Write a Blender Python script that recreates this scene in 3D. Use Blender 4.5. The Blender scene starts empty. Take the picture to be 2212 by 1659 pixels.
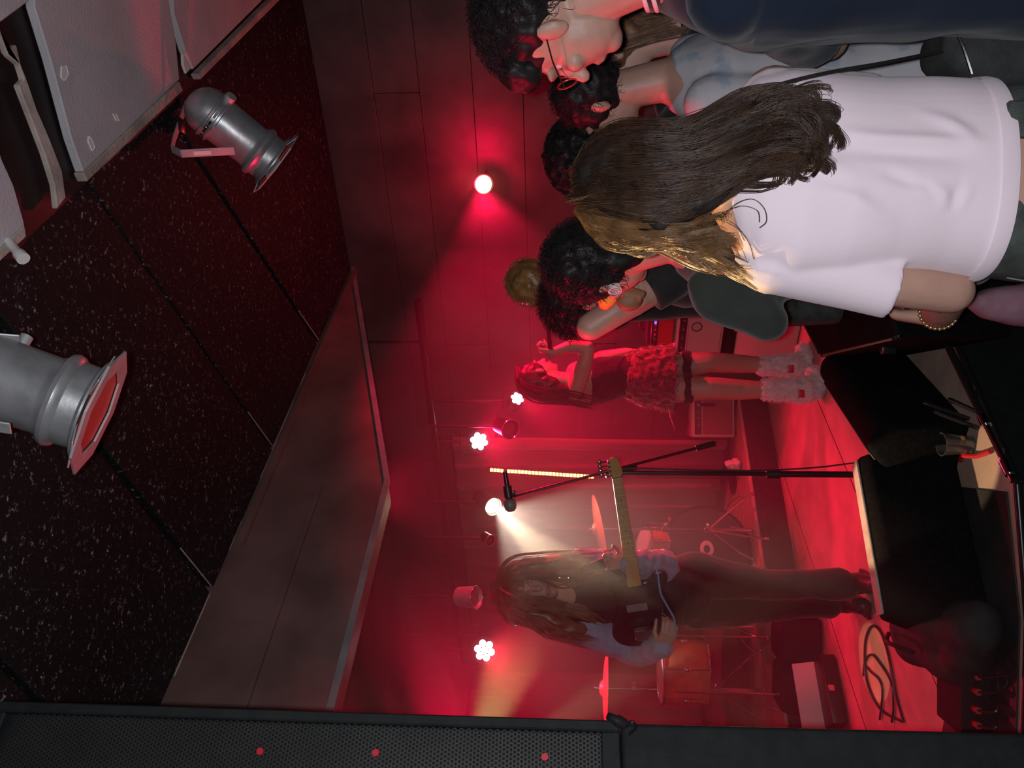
import bpy, bmesh, math, random
import numpy as np
from mathutils import Vector, Matrix, noise

random.seed(7)
V = Vector
sc = bpy.context.scene
COL = sc.collection

# ------------------------------------------------------------------ camera
# The phone was held sideways: the frame's left side is the room's up.
F = 1725.0                      # focal length in pixels of the 2212 px side
PIT = math.radians(3.5)
CAMZ = 1.83
STZ = 0.40                      # stage floor height
cam_d = bpy.data.cameras.new('camera')
cam_d.sensor_width = 36.0
cam_d.lens = 36.0 * F / 2212.0
cam_d.clip_start = 0.02
cam = bpy.data.objects.new('camera', cam_d)
COL.objects.link(cam)
fw = V((0, math.cos(PIT), math.sin(PIT)))
up = V((1, 0, 0))               # image up is the room's right
rt = fw.cross(up)
m3 = Matrix((rt, up, -fw)).transposed()
cam.matrix_world = Matrix.Translation((0, 0, CAMZ)) @ m3.to_4x4()
sc.camera = cam

sc.view_settings.view_transform = 'Standard'
sc.view_settings.look = 'None'
sc.view_settings.gamma = 1.0
sc.view_settings.use_curve_mapping = False
sc.view_settings.exposure = 0.0
sc.cycles.max_bounces = 5
sc.cycles.diffuse_bounces = 2
sc.cycles.glossy_bounces = 2
sc.cycles.transmission_bounces = 4
sc.cycles.volume_bounces = 0
sc.cycles.transparent_max_bounces = 8
sc.cycles.sample_clamp_indirect = 3.0
sc.cycles.caustics_reflective = False
sc.cycles.caustics_refractive = False
sc.cycles.use_denoising = True


def ray(x, y):
    r = (829.5 - y) / F
    t = (1106.0 - x) / F
    return V((r, math.cos(PIT) - t * math.sin(PIT), math.sin(PIT) + t * math.cos(PIT)))


def P(x, y, d):
    v = ray(x, y)
    v = v * (d / v.y)
    v.z += CAMZ
    return v


def PZ(x, y, z):
    v = ray(x, y)
    v = v * ((z - CAMZ) / v.z)
    v.z += CAMZ
    return v


def PL(x, y, p0, n):
    v = ray(x, y)
    c = V((0, 0, CAMZ))
    k = (p0 - c).dot(n) / v.dot(n)
    return c + v * k


def R(px, d):
    return px * d / F


# room axes: E1 runs along the stage front, E2 points from the stage to the audience
E1 = V((0.6, 0.8, 0))
E2 = V((0.8, -0.6, 0))
A0 = V((-0.306, 3.68, 0))       # a point under the edge of the speckled ceiling
CEIL = CAMZ + 1.35


def G(a, b, z=0.0):
    """room point: a along the stage front, b towards the audience"""
    p = A0 + E1 * a + E2 * b
    p.z = z
    return p


# ------------------------------------------------------------------ world and lights
w = bpy.data.worlds.new('world')
sc.world = w
w.use_nodes = True
w.node_tree.nodes['Background'].inputs[0].default_value = (0.55, 0.5, 0.6, 1)
w.node_tree.nodes['Background'].inputs[1].default_value = 0.012

RED = (1.0, 0.004, 0.06)
WARM = (1.0, 0.62, 0.26)


def light(kind, name, loc, target, energy, color, size=0.05, angle=60, blend=0.3):
    d = bpy.data.lights.new(name, kind)
    d.energy = energy
    d.color = color
    if kind == 'SPOT':
        d.spot_size = math.radians(angle)
        d.spot_blend = blend
        d.shadow_soft_size = size
    elif kind == 'AREA':
        d.size = size
    else:
        d.shadow_soft_size = size
    o = bpy.data.objects.new(name, d)
    COL.objects.link(o)
    o.location = loc
    if target is not None:
        q = (V(target) - V(loc)).to_track_quat('-Z', 'Y')
        o.rotation_euler = q.to_euler()
    return o


# the phone's own flash, beside the lens
light('SPOT', 'phone_flash', V((0.0, -0.03, CAMZ + 0.035)), V((0, 3, CAMZ + 0.18)), 80, (0.97, 0.96, 1.0), 0.012, 118, 0.6)

WS = P(1062, 1092, 5.6)         # white spotlight at the back of the stage
light('SPOT', 'white_spot_light', WS + V((0.0, -0.16, -0.05)), P(1262, 1232, 3.7), 300, (1.0, 0.84, 0.68), 0.02, 25, 0.15)

light('SPOT', 'white_spot_core', WS + V((0.0, -0.16, -0.05)), P(1192, 1214, 3.55), 1500, (1.0, 0.80, 0.50), 0.01, 6.5, 0.5)

RS = P(1045, 398, 4.55)         # strong red lamp by the side wall
light('SPOT', 'red_wall_lamp_light', RS + V((-0.05, -0.12, 0.0)), P(1130, 830, 4.5), 270, RED, 0.04, 92, 0.35)
light('POINT', 'red_wall_lamp_glow', RS + V((-0.03, -0.14, 0.02)), None, 14, RED, 0.04)

LEDS = [((1118, 860), 5.35, 75), ((1035, 953), 5.5, 85), ((1047, 1405), 5.2, 85)]
for (xy, d, e) in LEDS:
    p = P(xy[0], xy[1], d)
    light('SPOT', 'led_par_light', p + V((0.02, -0.14, -0.03)), p + V((0.15, -1.6, -1.5)), e, RED, 0.05, 96, 0.5)
# added red fill, unseen behind the bulkhead, to redden the stage floor
light('SPOT', 'red_fill_light', G(0.6, -0.9, 3.02), V((-0.25, 3.75, 0.4)), 34, RED, 0.04, 75, 0.4)
light('SPOT', 'red_fill_light', G(-1.3, -2.3, 3.0), V((-1.3, 3.5, 0.4)), 46, RED, 0.04, 75, 0.4)
# white beams from the lamp hidden behind the speaker tower
LB = P(1050, 1640, 3.9)
light('SPOT', 'side_beam_light', LB, P(1560, 1330, 4.9), 75, (1.0, 0.88, 0.82), 0.02, 10, 0.6)
light('SPOT', 'side_beam_light', LB, P(940, 1430, 4.4), 60, (1.0, 0.93, 0.9), 0.02, 9, 0.6)
light('SPOT', 'side_beam_light', LB, P(800, 1520, 4.2), 24, (0.95, 0.95, 0.85), 0.02, 22, 0.8)

# the same lamp's warm lenses: on the crowd, on the stage front, on the floor
LW = P(1000, 1705, 3.0)
light('SPOT', 'side_red_light', P(960, 1730, 2.9), V((0.95, 1.9, 2.02)), 300, RED, 0.03, 36, 0.6)
light('SPOT', 'side_warm_light', LW, P(1430, 560, 1.5), 480, (1.0, 0.60, 0.22), 0.02, 11, 0.3)
light('SPOT', 'side_warm_light', LW, P(2050, 985, 2.9), 240, (1.0, 0.66, 0.36), 0.015, 11, 0.15)
light('SPOT', 'side_warm_light', LW, PZ(1888, 1432, STZ), 60, (1.0, 0.66, 0.36), 0.006, 10, 0.1)

light('SPOT', 'side_red_light', P(900, 1730, 2.9), P(560, 345, 2.6), 160, RED, 0.03, 13, 0.4)
light('SPOT', 'side_red_light', P(900, 1730, 2.9), P(100, 870, 1.5), 60, RED, 0.03, 14, 0.4)

# ------------------------------------------------------------------ materials


def mat(name, col, rough=0.6, metal=0.0, spec=0.5, var=0.0, vscale=8.0, bump=0.0, bscale=60.0,
        col2=None, emit=None, estr=0.0, trans=0.0, sheen=0.0, coat=0.0, detail=4.0, thr=None):
    m = bpy.data.materials.new(name)
    m.use_nodes = True
    nt = m.node_tree
    b = nt.nodes['Principled BSDF']
    b.inputs['Base Color'].default_value = (*col, 1)
    b.inputs['Roughness'].default_value = rough
    b.inputs['Metallic'].default_value = metal
    b.inputs['Specular IOR Level'].default_value = spec
    b.inputs['Transmission Weight'].default_value = trans
    b.inputs['Sheen Weight'].default_value = sheen
    b.inputs['Coat Weight'].default_value = coat
    tc = nt.nodes.new('ShaderNodeTexCoord')
    if var > 0 or col2 is not None:
        n = nt.nodes.new('ShaderNodeTexNoise')
        n.inputs['Scale'].default_value = vscale
        n.inputs['Detail'].default_value = detail
        nt.links.new(tc.outputs['Object'], n.inputs['Vector'])
        r = nt.nodes.new('ShaderNodeValToRGB')
        lo, hi = thr if thr else (0.35, 0.65)
        r.color_ramp.elements[0].position = lo
        r.color_ramp.elements[1].position = hi
        if col2 is None:
            c1 = tuple(max(0, c * (1 - var)) for c in col)
            c2 = tuple(min(1, c * (1 + var)) for c in col)
        else:
            c1, c2 = col, col2
        r.color_ramp.elements[0].color = (*c1, 1)
        r.color_ramp.elements[1].color = (*c2, 1)
        nt.links.new(n.outputs['Fac'], r.inputs['Fac'])
        nt.links.new(r.outputs['Color'], b.inputs['Base Color'])
    if bump > 0:
        n2 = nt.nodes.new('ShaderNodeTexNoise')
        n2.inputs['Scale'].default_value = bscale
        n2.inputs['Detail'].default_value = 3
        nt.links.new(tc.outputs['Object'], n2.inputs['Vector'])
        bp = nt.nodes.new('ShaderNodeBump')
        bp.inputs['Strength'].default_value = bump
        bp.inputs['Distance'].default_value = 0.01
        nt.links.new(n2.outputs['Fac'], bp.inputs['Height'])
        nt.links.new(bp.outputs['Normal'], b.inputs['Normal'])
    if emit is not None:
        b.inputs['Emission Color'].default_value = (*emit, 1)
        b.inputs['Emission Strength'].default_value = estr
    return m


MT = {}


def speckle():
    m = bpy.data.materials.new('speckled_black_ceiling')
    m.use_nodes = True
    nt = m.node_tree
    b = nt.nodes['Principled BSDF']
    b.inputs['Roughness'].default_value = 0.6
    b.inputs['Specular IOR Level'].default_value = 0.15
    tc = nt.nodes.new('ShaderNodeTexCoord')
    n = nt.nodes.new('ShaderNodeTexNoise')
    n.inputs['Scale'].default_value = 52
    n.inputs['Detail'].default_value = 6
    n.inputs['Roughness'].default_value = 0.8
    r = nt.nodes.new('ShaderNodeValToRGB')
    e = r.color_ramp.elements
    e[0].position = 0.585
    e[0].color = (0.013, 0.012, 0.013, 1)
    e[1].position = 0.675
    e[1].color = (0.55, 0.56, 0.66, 1)
    nt.links.new(tc.outputs['Object'], n.inputs['Vector'])
    nt.links.new(n.outputs['Fac'], r.inputs['Fac'])
    nt.links.new(r.outputs['Color'], b.inputs['Base Color'])
    bp = nt.nodes.new('ShaderNodeBump')
    bp.inputs['Strength'].default_value = 0.8
    bp.inputs['Distance'].default_value = 0.006
    nt.links.new(n.outputs['Fac'], bp.inputs['Height'])
    nt.links.new(bp.outputs['Normal'], b.inputs['Normal'])
    return m


MT['ceil'] = speckle()
MT['gloss_black'] = mat('glossy_black_paint', (0.022, 0.014, 0.014), 0.4, spec=0.35, var=0.5, vscale=3, bump=0.15, bscale=8)
MT['wall'] = mat('dark_painted_wall', (0.075, 0.055, 0.055), 0.5, var=0.4, vscale=2.5, bump=0.25, bscale=12)
MT['fascia'] = mat('dark_brown_satin_paint', (0.18, 0.11, 0.10), 0.42, spec=0.35, var=0.25, vscale=3, bump=0.12, bscale=8)
MT['trim'] = mat('grey_edge_trim', (0.22, 0.23, 0.24), 0.5, var=0.2)
MT['board'] = mat('grey_painted_board', (0.50, 0.48, 0.51), 0.75, col2=(0.58, 0.56, 0.59), vscale=5, bump=0.2, bscale=120)
MT['board_edge'] = mat('bare_board_edge', (0.46, 0.39, 0.35), 0.8, var=0.25, vscale=9, bump=0.3, bscale=60)
MT['alu'] = mat('spun_aluminium', (0.42, 0.43, 0.45), 0.38, metal=0.6, var=0.15, vscale=20, bump=0.06, bscale=40)
MT['alu_dull'] = mat('dull_aluminium', (0.50, 0.52, 0.53), 0.55, metal=0.55, var=0.12, vscale=14)
MT['red_gel'] = mat('red_filter_gel', (0.55, 0.03, 0.03), 0.4)
MT['white_paper'] = mat('white_sticker', (0.75, 0.74, 0.72), 0.8)
MT['black_wood'] = mat('black_textured_paint', (0.010, 0.012, 0.013), 0.7, spec=0.25, var=0.2, vscale=30, bump=0.12, bscale=350)
MT['black_carpet'] = mat('black_box_carpet', (0.006, 0.006, 0.007), 0.95, spec=0.08, var=0.3, vscale=60, bump=0.2, bscale=250)
MT['black_plastic'] = mat('black_plastic', (0.015, 0.015, 0.017), 0.38, bump=0.1, bscale=120)
MT['black_metal'] = mat('black_metal', (0.02, 0.02, 0.022), 0.3, metal=0.3)
MT['grille'] = mat('grey_perforated_steel', (0.028, 0.028, 0.027), 0.5, spec=0.4, metal=0.2, var=0.15, vscale=10)
MT['chrome'] = mat('chrome', (0.8, 0.8, 0.82), 0.14, metal=1.0)
MT['floor'] = mat('stage_floor_paint', (0.42, 0.30, 0.24), 0.55, var=0.14, vscale=6, bump=0.1, bscale=30)
MT['carpet'] = mat('dark_riser_carpet', (0.035, 0.03, 0.03), 0.95, var=0.3, vscale=40, bump=0.3, bscale=300)
MT['ground'] = mat('black_house_floor', (0.02, 0.02, 0.02), 0.6, var=0.3, vscale=5)
MT['curtain'] = mat('stage_curtain_cloth', (0.20, 0.10, 0.10), 0.85, sheen=0.3, bump=0.15, bscale=90)
MT['skin'] = mat('skin', (0.46, 0.27, 0.21), 0.5, var=0.07, vscale=14, bump=0.05, bscale=150)
MT['skin_pale'] = mat('pale_skin', (0.62, 0.40, 0.33), 0.5, var=0.06, vscale=14)
MT['skin_tattoo'] = mat('tattooed_skin', (0.50, 0.30, 0.22), 0.5, col2=(0.12, 0.09, 0.08), vscale=16, thr=(0.52, 0.60))
MT['pink'] = mat('pale_pink_cotton', (0.84, 0.72, 0.80), 0.85, sheen=0.2, var=0.02, vscale=5, bump=0.10, bscale=500)
MT['navy'] = mat('navy_cotton', (0.008, 0.014, 0.030), 0.9, spec=0.2, var=0.2, vscale=6, sheen=0.15, bump=0.1, bscale=300)
MT['jeans'] = mat('dark_grey_denim', (0.055, 0.065, 0.060), 0.8, var=0.3, vscale=25, bump=0.2, bscale=300)
MT['jeans_blue'] = mat('blue_denim', (0.035, 0.05, 0.075), 0.85, var=0.3, vscale=20)
MT['green'] = mat('dark_green_cotton', (0.036, 0.045, 0.040), 0.9, spec=0.2, var=0.15, vscale=10, sheen=0.2, bump=0.15, bscale=200)
MT['white_tee'] = mat('white_printed_cotton', (0.50, 0.50, 0.54), 0.85, col2=(0.34, 0.40, 0.48), vscale=11, thr=(0.56, 0.62))
MT['black_cloth'] = mat('black_cloth', (0.012, 0.012, 0.013), 0.85, var=0.3, vscale=20, sheen=0.15, bump=0.2, bscale=80)
MT['blue_grey'] = mat('blue_grey_cotton', (0.27, 0.31, 0.42), 0.85, var=0.1, vscale=12, sheen=0.2, bump=0.15, bscale=120)
MT['mauve'] = mat('mauve_cloth', (0.25, 0.13, 0.17), 0.9, var=0.2, vscale=15)
MT['red_fur'] = mat('red_fuzzy_cloth', (0.19, 0.02, 0.035), 0.95, var=0.3, vscale=30, sheen=0.6)
MT['white_fur'] = mat('white_fake_fur', (0.72, 0.66, 0.66), 0.95, var=0.12, vscale=40, sheen=0.6)
MT['yellow'] = mat('mustard_yellow_cloth', (0.75, 0.42, 0.06), 0.8, var=0.1, vscale=20)
MT['hair_dark'] = mat('dark_brown_hair', (0.045, 0.024, 0.015), 0.46, spec=0.42, var=0.35, vscale=30)
MT['hair_base'] = mat('dark_hair_mass', (0.014, 0.010, 0.008), 0.6, var=0.3, vscale=40, bump=0.4, bscale=50)
MT['hair_ochre'] = mat('light_brown_hair', (0.32, 0.16, 0.055), 0.4, spec=0.6, var=0.3, vscale=25)
MT['hair_black'] = mat('black_hair', (0.010, 0.009, 0.010), 0.55, spec=0.3)
MT['hair_auburn'] = mat('auburn_hair', (0.20, 0.10, 0.055), 0.45, var=0.3, vscale=30)
MT['hair_blond'] = mat('sandy_blond_hair', (0.20, 0.105, 0.055), 0.42, spec=0.6, var=0.3, vscale=25)
MT['hair_lit'] = mat('warm_lit_brown_hair', (0.15, 0.075, 0.030), 0.38, spec=0.6, var=0.4, vscale=25)  # brown hair made lighter to carry the warm light on her left side
MT['eye'] = mat('eye', (0.6, 0.58, 0.55), 0.15)
MT['pupil'] = mat('pupil', (0.01, 0.01, 0.01), 0.1)
MT['lips'] = mat('lips', (0.42, 0.12, 0.12), 0.45)
MT['maple'] = mat('maple_fretboard', (0.42, 0.24, 0.06), 0.45, var=0.15, vscale=8)
MT['blue_cable'] = mat('blue_cable', (0.10, 0.32, 0.55), 0.35)
MT['leather'] = mat('black_leather', (0.02, 0.018, 0.017), 0.4, bump=0.2, bscale=80)
MT['brass'] = mat('cymbal_bronze', (0.80, 0.55, 0.30), 0.42, metal=0.55, bump=0.08, bscale=30)
MT['drum_shell'] = mat('orange_red_drum_shell', (0.55, 0.14, 0.07), 0.25, var=0.2, vscale=14, coat=0.5)
MT['drum_head'] = mat('black_drum_head', (0.03, 0.03, 0.03), 0.4)
MT['drum_white'] = mat('white_drum_head', (0.6, 0.58, 0.55), 0.5)
MT['tolex'] = mat('pale_amp_covering', (0.48, 0.36, 0.33), 0.7, bump=0.2, bscale=200)
MT['amp_cloth'] = mat('brown_grille_cloth', (0.22, 0.13, 0.11), 0.9, bump=0.3, bscale=300)
MT['red_led'] = mat('red_led_lens', (0.6, 0.1, 0.1), 0.3, emit=(1.0, 0.55, 0.62), estr=14)
MT['red_hot'] = mat('red_lamp_lens', (0.9, 0.4, 0.1), 0.3, emit=(1.0, 0.62, 0.12), estr=16)
MT['bar_led'] = mat('amber_led', (0.8, 0.4, 0.1), 0.3, emit=(1.0, 0.50, 0.13), estr=6.5)
MT['spot_hot'] = mat('white_lamp_lens', (0.9, 0.9, 0.8), 0.3, emit=(1.0, 0.88, 0.62), estr=30)
MT['blue_disp'] = mat('blue_display', (0.05, 0.05, 0.3), 0.3, emit=(0.1, 0.12, 1.0), estr=2.5)
MT['amber_dot'] = mat('amber_pilot_light', (0.5, 0.2, 0.05), 0.3, emit=(1.0, 0.3, 0.05), estr=3)
MT['cup'] = mat('clear_plastic_cup', (0.95, 0.95, 0.95), 0.06, trans=0.95)
MT['foil'] = mat('red_plastic', (0.5, 0.02, 0.03), 0.35)
MT['pick_grey'] = mat('grey_plastic_plate', (0.22, 0.20, 0.19), 0.4)
MT['white_print'] = mat('white_print', (0.7, 0.68, 0.66), 0.7)
MT['gauge'] = mat('white_ear_plug', (0.75, 0.72, 0.70), 0.4)
MT['gold'] = mat('gold_bead', (0.8, 0.6, 0.3), 0.25, metal=0.9)
MT['bag'] = mat('black_bag_cloth', (0.02, 0.022, 0.022), 0.8, var=0.3, vscale=20, bump=0.2, bscale=150)

# ------------------------------------------------------------------ mesh helpers


def basis(a, hint=None):
    a = a.normalized()
    h = hint or (V((0, 0, 1)) if abs(a.z) < 0.9 else V((1, 0, 0)))
    x = h.cross(a)
    if x.length < 1e-6:
        x = V((1, 0, 0)).cross(a)
    x.normalize()
    return x, a.cross(x).normalized(), a


class MB:
    def __init__(s):
        s.v = []
        s.f = []

    def add(s, vs, fs):
        o = len(s.v)
        s.v.extend([tuple(p) for p in vs])
        s.f.extend([tuple(i + o for i in f) for f in fs])
        return s

    def rings(s, rs, cap=True, closed=False):
        n = len(rs[0])
        vs = [p for r in rs for p in r]
        fs = []
        k = len(rs)
        for i in range(k if closed else k - 1):
            a, b = i * n, ((i + 1) % k) * n
            for j in range(n):
                j2 = (j + 1) % n
                fs.append((a + j, a + j2, b + j2, b + j))
        if cap and not closed:
            fs.append(tuple(range(n - 1, -1, -1)))
            fs.append(tuple(range((k - 1) * n, k * n)))
        return s.add(vs, fs)

    def cyl(s, a, b, r1, r2=None, n=16, cap=True, flat=1.0, hint=None):
        a, b = V(a), V(b)
        r2 = r1 if r2 is None else r2
        x, y, _ = basis(b - a, hint)
        rs = []
        for p, r in ((a, r1), (b, r2)):
            rs.append([p + x * (r * math.cos(2 * math.pi * i / n)) + y * (r * flat * math.sin(2 * math.pi * i / n)) for i in range(n)])
        return s.rings(rs, cap)

    def caps(s, a, b, ra, rb=None, n=14, flat=1.0, hint=None):
        """tapered capsule"""
        a, b = V(a), V(b)
        rb = ra if rb is None else rb
        x, y, z = basis(b - a, hint)
        rs = []
        q = 4
        for i in range(q + 1):
            t = math.pi / 2 * (1 - i / q)
            c, h = max(0.06, math.cos(t)), math.sin(t)
            rs.append((a - z * ra * h, ra * c))
        for i in range(q + 1):
            t = math.pi / 2 * i / q
            c, h = max(0.06, math.cos(t)), math.sin(t)
            rs.append((b + z * rb * h, rb * c))
        rr = [[p + x * (r * math.cos(2 * math.pi * i / n)) + y * (r * flat * math.sin(2 * math.pi * i / n)) for i in range(n)] for p, r in rs]
        return s.rings(rr)

    def chain(s, pts, rad, flat=1.0, hint=None):
        for i in range(len(pts) - 1):
            s.caps(pts[i], pts[i + 1], rad[i], rad[i + 1], flat=flat, hint=hint)
        return s

    def ell(s, c, ax, ay, az, n=18, k=10):
        c = V(c)
        rs = []
        for i in range(k + 1):
            t = math.pi * (0.02 + 0.96 * i / k)
            st, ct = math.sin(t), math.cos(t)
            rs.append([c - az * ct + ax * (st * math.cos(2 * math.pi * j / n)) + ay * (st * math.sin(2 * math.pi * j / n)) for j in range(n)])
        return s.rings(rs)

    def sph(s, c, r, n=12, k=7):
        return s.ell(c, V((r, 0, 0)), V((0, r, 0)), V((0, 0, r)), n, k)

    def tube(s, path, r, n=8, closed=False, cap=True):
        path = [V(p) for p in path]
        k = len(path)
        rs = []
        x = None
        for i, p in enumerate(path):
            if closed:
                t = path[(i + 1) % k] - path[i - 1]
            else:
                t = path[min(i + 1, k - 1)] - path[max(i - 1, 0)]
            if t.length < 1e-9:
                t = V((0, 0, 1))
            t.normalize()
            if x is None:
                x, y, _ = basis(t)
            else:
                x = (x - t * x.dot(t))
                x = x.normalized() if x.length > 1e-6 else basis(t)[0]
            y = t.cross(x)
            rr = r[i] if isinstance(r, (list, tuple)) else r
            rs.append([p + x * (rr * math.cos(2 * math.pi * j / n)) + y * (rr * math.sin(2 * math.pi * j / n)) for j in range(n)])
        return s.rings(rs, cap, closed)

    def lathe(s, prof, o, ax, n=24, cap=True, hint=None):
        """prof = [(distance along axis, radius)]"""
        o = V(o)
        x, y, z = basis(V(ax), hint)
        rs = [[o + z * h + x * (r * math.cos(2 * math.pi * j / n)) + y * (r * math.sin(2 * math.pi * j / n)) for j in range(n)] for h, r in prof]
        return s.rings(rs, cap)

    def loft(s, secs, n=28, p=2.3):
        """secs = [(centre, half-width vector, half-depth vector)]"""
        rs = []
        for c, a, b in secs:
            ring = []
            for j in range(n):
                t = 2 * math.pi * j / n
                ct, st = math.cos(t), math.sin(t)
                e = 2.0 / p
                ring.append(V(c) + a * (math.copysign(abs(ct) ** e, ct)) + b * (math.copysign(abs(st) ** e, st)))
            rs.append(ring)
        return s.rings(rs)

    def box(s, c, sx, sy, sz, ax=None):
        c = V(c)
        X, Y, Z = ax or (V((1, 0, 0)), V((0, 1, 0)), V((0, 0, 1)))
        vs = [c + X * (i * sx / 2) + Y * (j * sy / 2) + Z * (k * sz / 2) for k in (-1, 1) for (i, j) in ((-1, -1), (1, -1), (1, 1), (-1, 1))]
        return s.add(vs, [(3, 2, 1, 0), (4, 5, 6, 7), (0, 1, 5, 4), (1, 2, 6, 5), (2, 3, 7, 6), (3, 0, 4, 7)])

    def rbox(s, c, sx, sy, sz, bev=0.01, seg=2, ax=None):
        bm = bmesh.new()
        bmesh.ops.create_cube(bm, size=1)
        for v in bm.verts:
            v.co = V((v.co.x * sx, v.co.y * sy, v.co.z * sz))
        bmesh.ops.bevel(bm, geom=bm.edges[:], offset=bev, segments=seg, affect='EDGES', profile=0.5)
        X, Y, Z = ax or (V((1, 0, 0)), V((0, 1, 0)), V((0, 0, 1)))
        bm.verts.index_update()
        s.add([V(c) + X * v.co.x + Y * v.co.y + Z * v.co.z for v in bm.verts], [[v.index for v in f.verts] for f in bm.faces])
        bm.free()
        return s

    def prism(s, poly, ext):
        n = len(poly)
        vs = [V(p) for p in poly] + [V(p) + V(ext) for p in poly]
        fs = [tuple(range(n - 1, -1, -1)), tuple(range(n, 2 * n))]
        for i in range(n):
            j = (i + 1) % n
            fs.append((i, j, j + n, i + n))
        return s.add(vs, fs)

    def bprism(s, poly, ext, bev=0.01, seg=2):
        t = MB().prism(poly, ext)
        bm = bmesh.new()
        vv = [bm.verts.new(p) for p in t.v]
        for f in t.f:
            bm.faces.new([vv[i] for i in f])
        bmesh.ops.recalc_face_normals(bm, faces=bm.faces[:])
        bmesh.ops.bevel(bm, geom=bm.edges[:], offset=bev, segments=seg, affect='EDGES', profile=0.5)
        bm.verts.index_update()
        s.add([v.co.copy() for v in bm.verts], [[v.index for v in f.verts] for f in bm.faces])
        bm.free()
        return s

    def mesh(s, name, smooth=40):
        me = bpy.data.meshes.new(name)
        me.from_pydata(s.v, [], s.f)
        bm = bmesh.new()
        bm.from_mesh(me)
        bmesh.ops.recalc_face_normals(bm, faces=bm.faces[:])
        bm.to_mesh(me)
        bm.free()
        if smooth:
            for p in me.polygons:
                p.use_smooth = True
            if smooth < 180:
                me.set_sharp_from_angle(angle=math.radians(smooth))
        return me


def link(name, me, material, parent=None):
    o = bpy.data.objects.new(name, me)
    COL.objects.link(o)
    if material is not None:
        o.data.materials.clear()
        o.data.materials.append(material)
    if parent is not None:
        o.parent = parent
        if parent.get('_world'):
            o.matrix_parent_inverse = Matrix.Translation(-V(parent['_base']))
    return o


def part(name, mb, material, parent=None, smooth=40, label=None):
    me = mb if isinstance(mb, bpy.types.Mesh) else mb.mesh(name, smooth)
    o = link(name, me, material, parent)
    if label:
        o['label'] = label
    return o


def tag(o, label, cat, group=None, kind=None):
    if label:
        o['label'] = label
    if cat:
        o['category'] = cat
    if group:
        o['group'] = group
    if kind:
        o['kind'] = kind
    return o


def thing(name, label, cat, base, group=None):
    """an Empty at the base; children are given in room coordinates"""
    o = bpy.data.objects.new(name, None)
    o.empty_display_size = 0.05
    COL.objects.link(o)
    o.location = base
    o['_world'] = 1
    o['_base'] = [float(c) for c in base]
    return tag(o, label, cat, group)


def local_thing(name, label, cat, group=None):
    o = bpy.data.objects.new(name, None)
    o.empty_display_size = 0.05
    COL.objects.link(o)
    return tag(o, label, cat, group)


def copy_tree(o, parent=None):
    c = o.copy()
    COL.objects.link(c)
    if parent is not None:
        c.parent = parent
    for ch in list(o.children):
        copy_tree(ch, c)
    return c


def orient(o, loc, zdir, xhint=None):
    x, y, z = basis(V(zdir), xhint)
    o.matrix_world = Matrix.Translation(loc) @ Matrix((x, y, z)).transposed().to_4x4()


def struct(name, mb, material, parent=None, smooth=0):
    o = part(name, mb, material, parent, smooth)
    if parent is None:
        o['kind'] = 'structure'
    return o


def fuse(mb, vox=0.006, it=6, disp=None, name='m'):
    me = mb.mesh('tmp', 0)
    o = bpy.data.objects.new('tmp', me)
    COL.objects.link(o)
    r = o.modifiers.new('r', 'REMESH')
    r.mode = 'VOXEL'
    r.voxel_size = vox
    r.use_smooth_shade = True
    s = o.modifiers.new('s', 'SMOOTH')
    s.factor = 0.5
    s.iterations = it
    dg = bpy.context.evaluated_depsgraph_get()
    out = bpy.data.meshes.new_from_object(o.evaluated_get(dg))
    bpy.data.objects.remove(o)
    bpy.data.meshes.remove(me)
    out.name = name
    if disp is not None:
        n = len(out.vertices)
        nos = np.empty(n * 3, dtype=np.float32)
        out.vertices.foreach_get('normal', nos)
        nos = nos.reshape(-1, 3)
        co = np.empty(n * 3, dtype=np.float32)
        out.vertices.foreach_get('co', co)
        co = co.reshape(-1, 3)
        co = co + nos * disp(co, nos)[:, None]
        out.vertices.foreach_set('co', co.astype(np.float32).ravel())
        out.update()
    for p in out.polygons:
        p.use_smooth = True
    return out


def wnoise(scale, amp, stretch=(1, 1, 1)):
    def f(co, no):
        return np.array([noise.noise(V((c[0] * scale * stretch[0], c[1] * scale * stretch[1], c[2] * scale * stretch[2]))) * amp for c in co.tolist()], dtype=np.float32)
    return f


def folds(lines, base=None):
    """cloth folds: ridges along 3D polylines [(points, width, height)]"""
    def f(co, no):
        out = np.zeros(len(co), dtype=np.float32)
        for pts, wd, h in lines:
            best = np.full(len(co), 1e9, dtype=np.float32)
            tt = np.zeros(len(co), dtype=np.float32)
            for i in range(len(pts) - 1):
                a = np.array(pts[i], dtype=np.float32)
                b = np.array(pts[i + 1], dtype=np.float32)
                ab = b - a
                t = np.clip(((co - a) @ ab) / max(1e-9, ab @ ab), 0, 1)
                d = np.linalg.norm(co - (a + t[:, None] * ab), axis=1)
                u = d < best
                best[u] = d[u]
                tt[u] = (i + t[u]) / (len(pts) - 1)
            out += h * np.exp(-(best / wd) ** 2) * np.sin(np.pi * np.clip(tt * 0.9 + 0.05, 0, 1))
        if base is not None:
            out += base(co, no)
        return out
    return f


def spline(pts, n):
    """Catmull-Rom through pts, n samples"""
    pts = [V(p) for p in pts]
    out = []
    m = len(pts) - 1
    for i in range(n):
        t = i / (n - 1) * m
        k = min(int(t), m - 1)
        u = t - k
        p0, p1, p2, p3 = pts[max(k - 1, 0)], pts[k], pts[k + 1], pts[min(k + 2, m)]
        out.append(0.5 * ((2 * p1) + (p2 - p0) * u + (2 * p0 - 5 * p1 + 4 * p2 - p3) * u * u + (3 * p1 - p0 - 3 * p2 + p3) * u ** 3))
    return out


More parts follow.
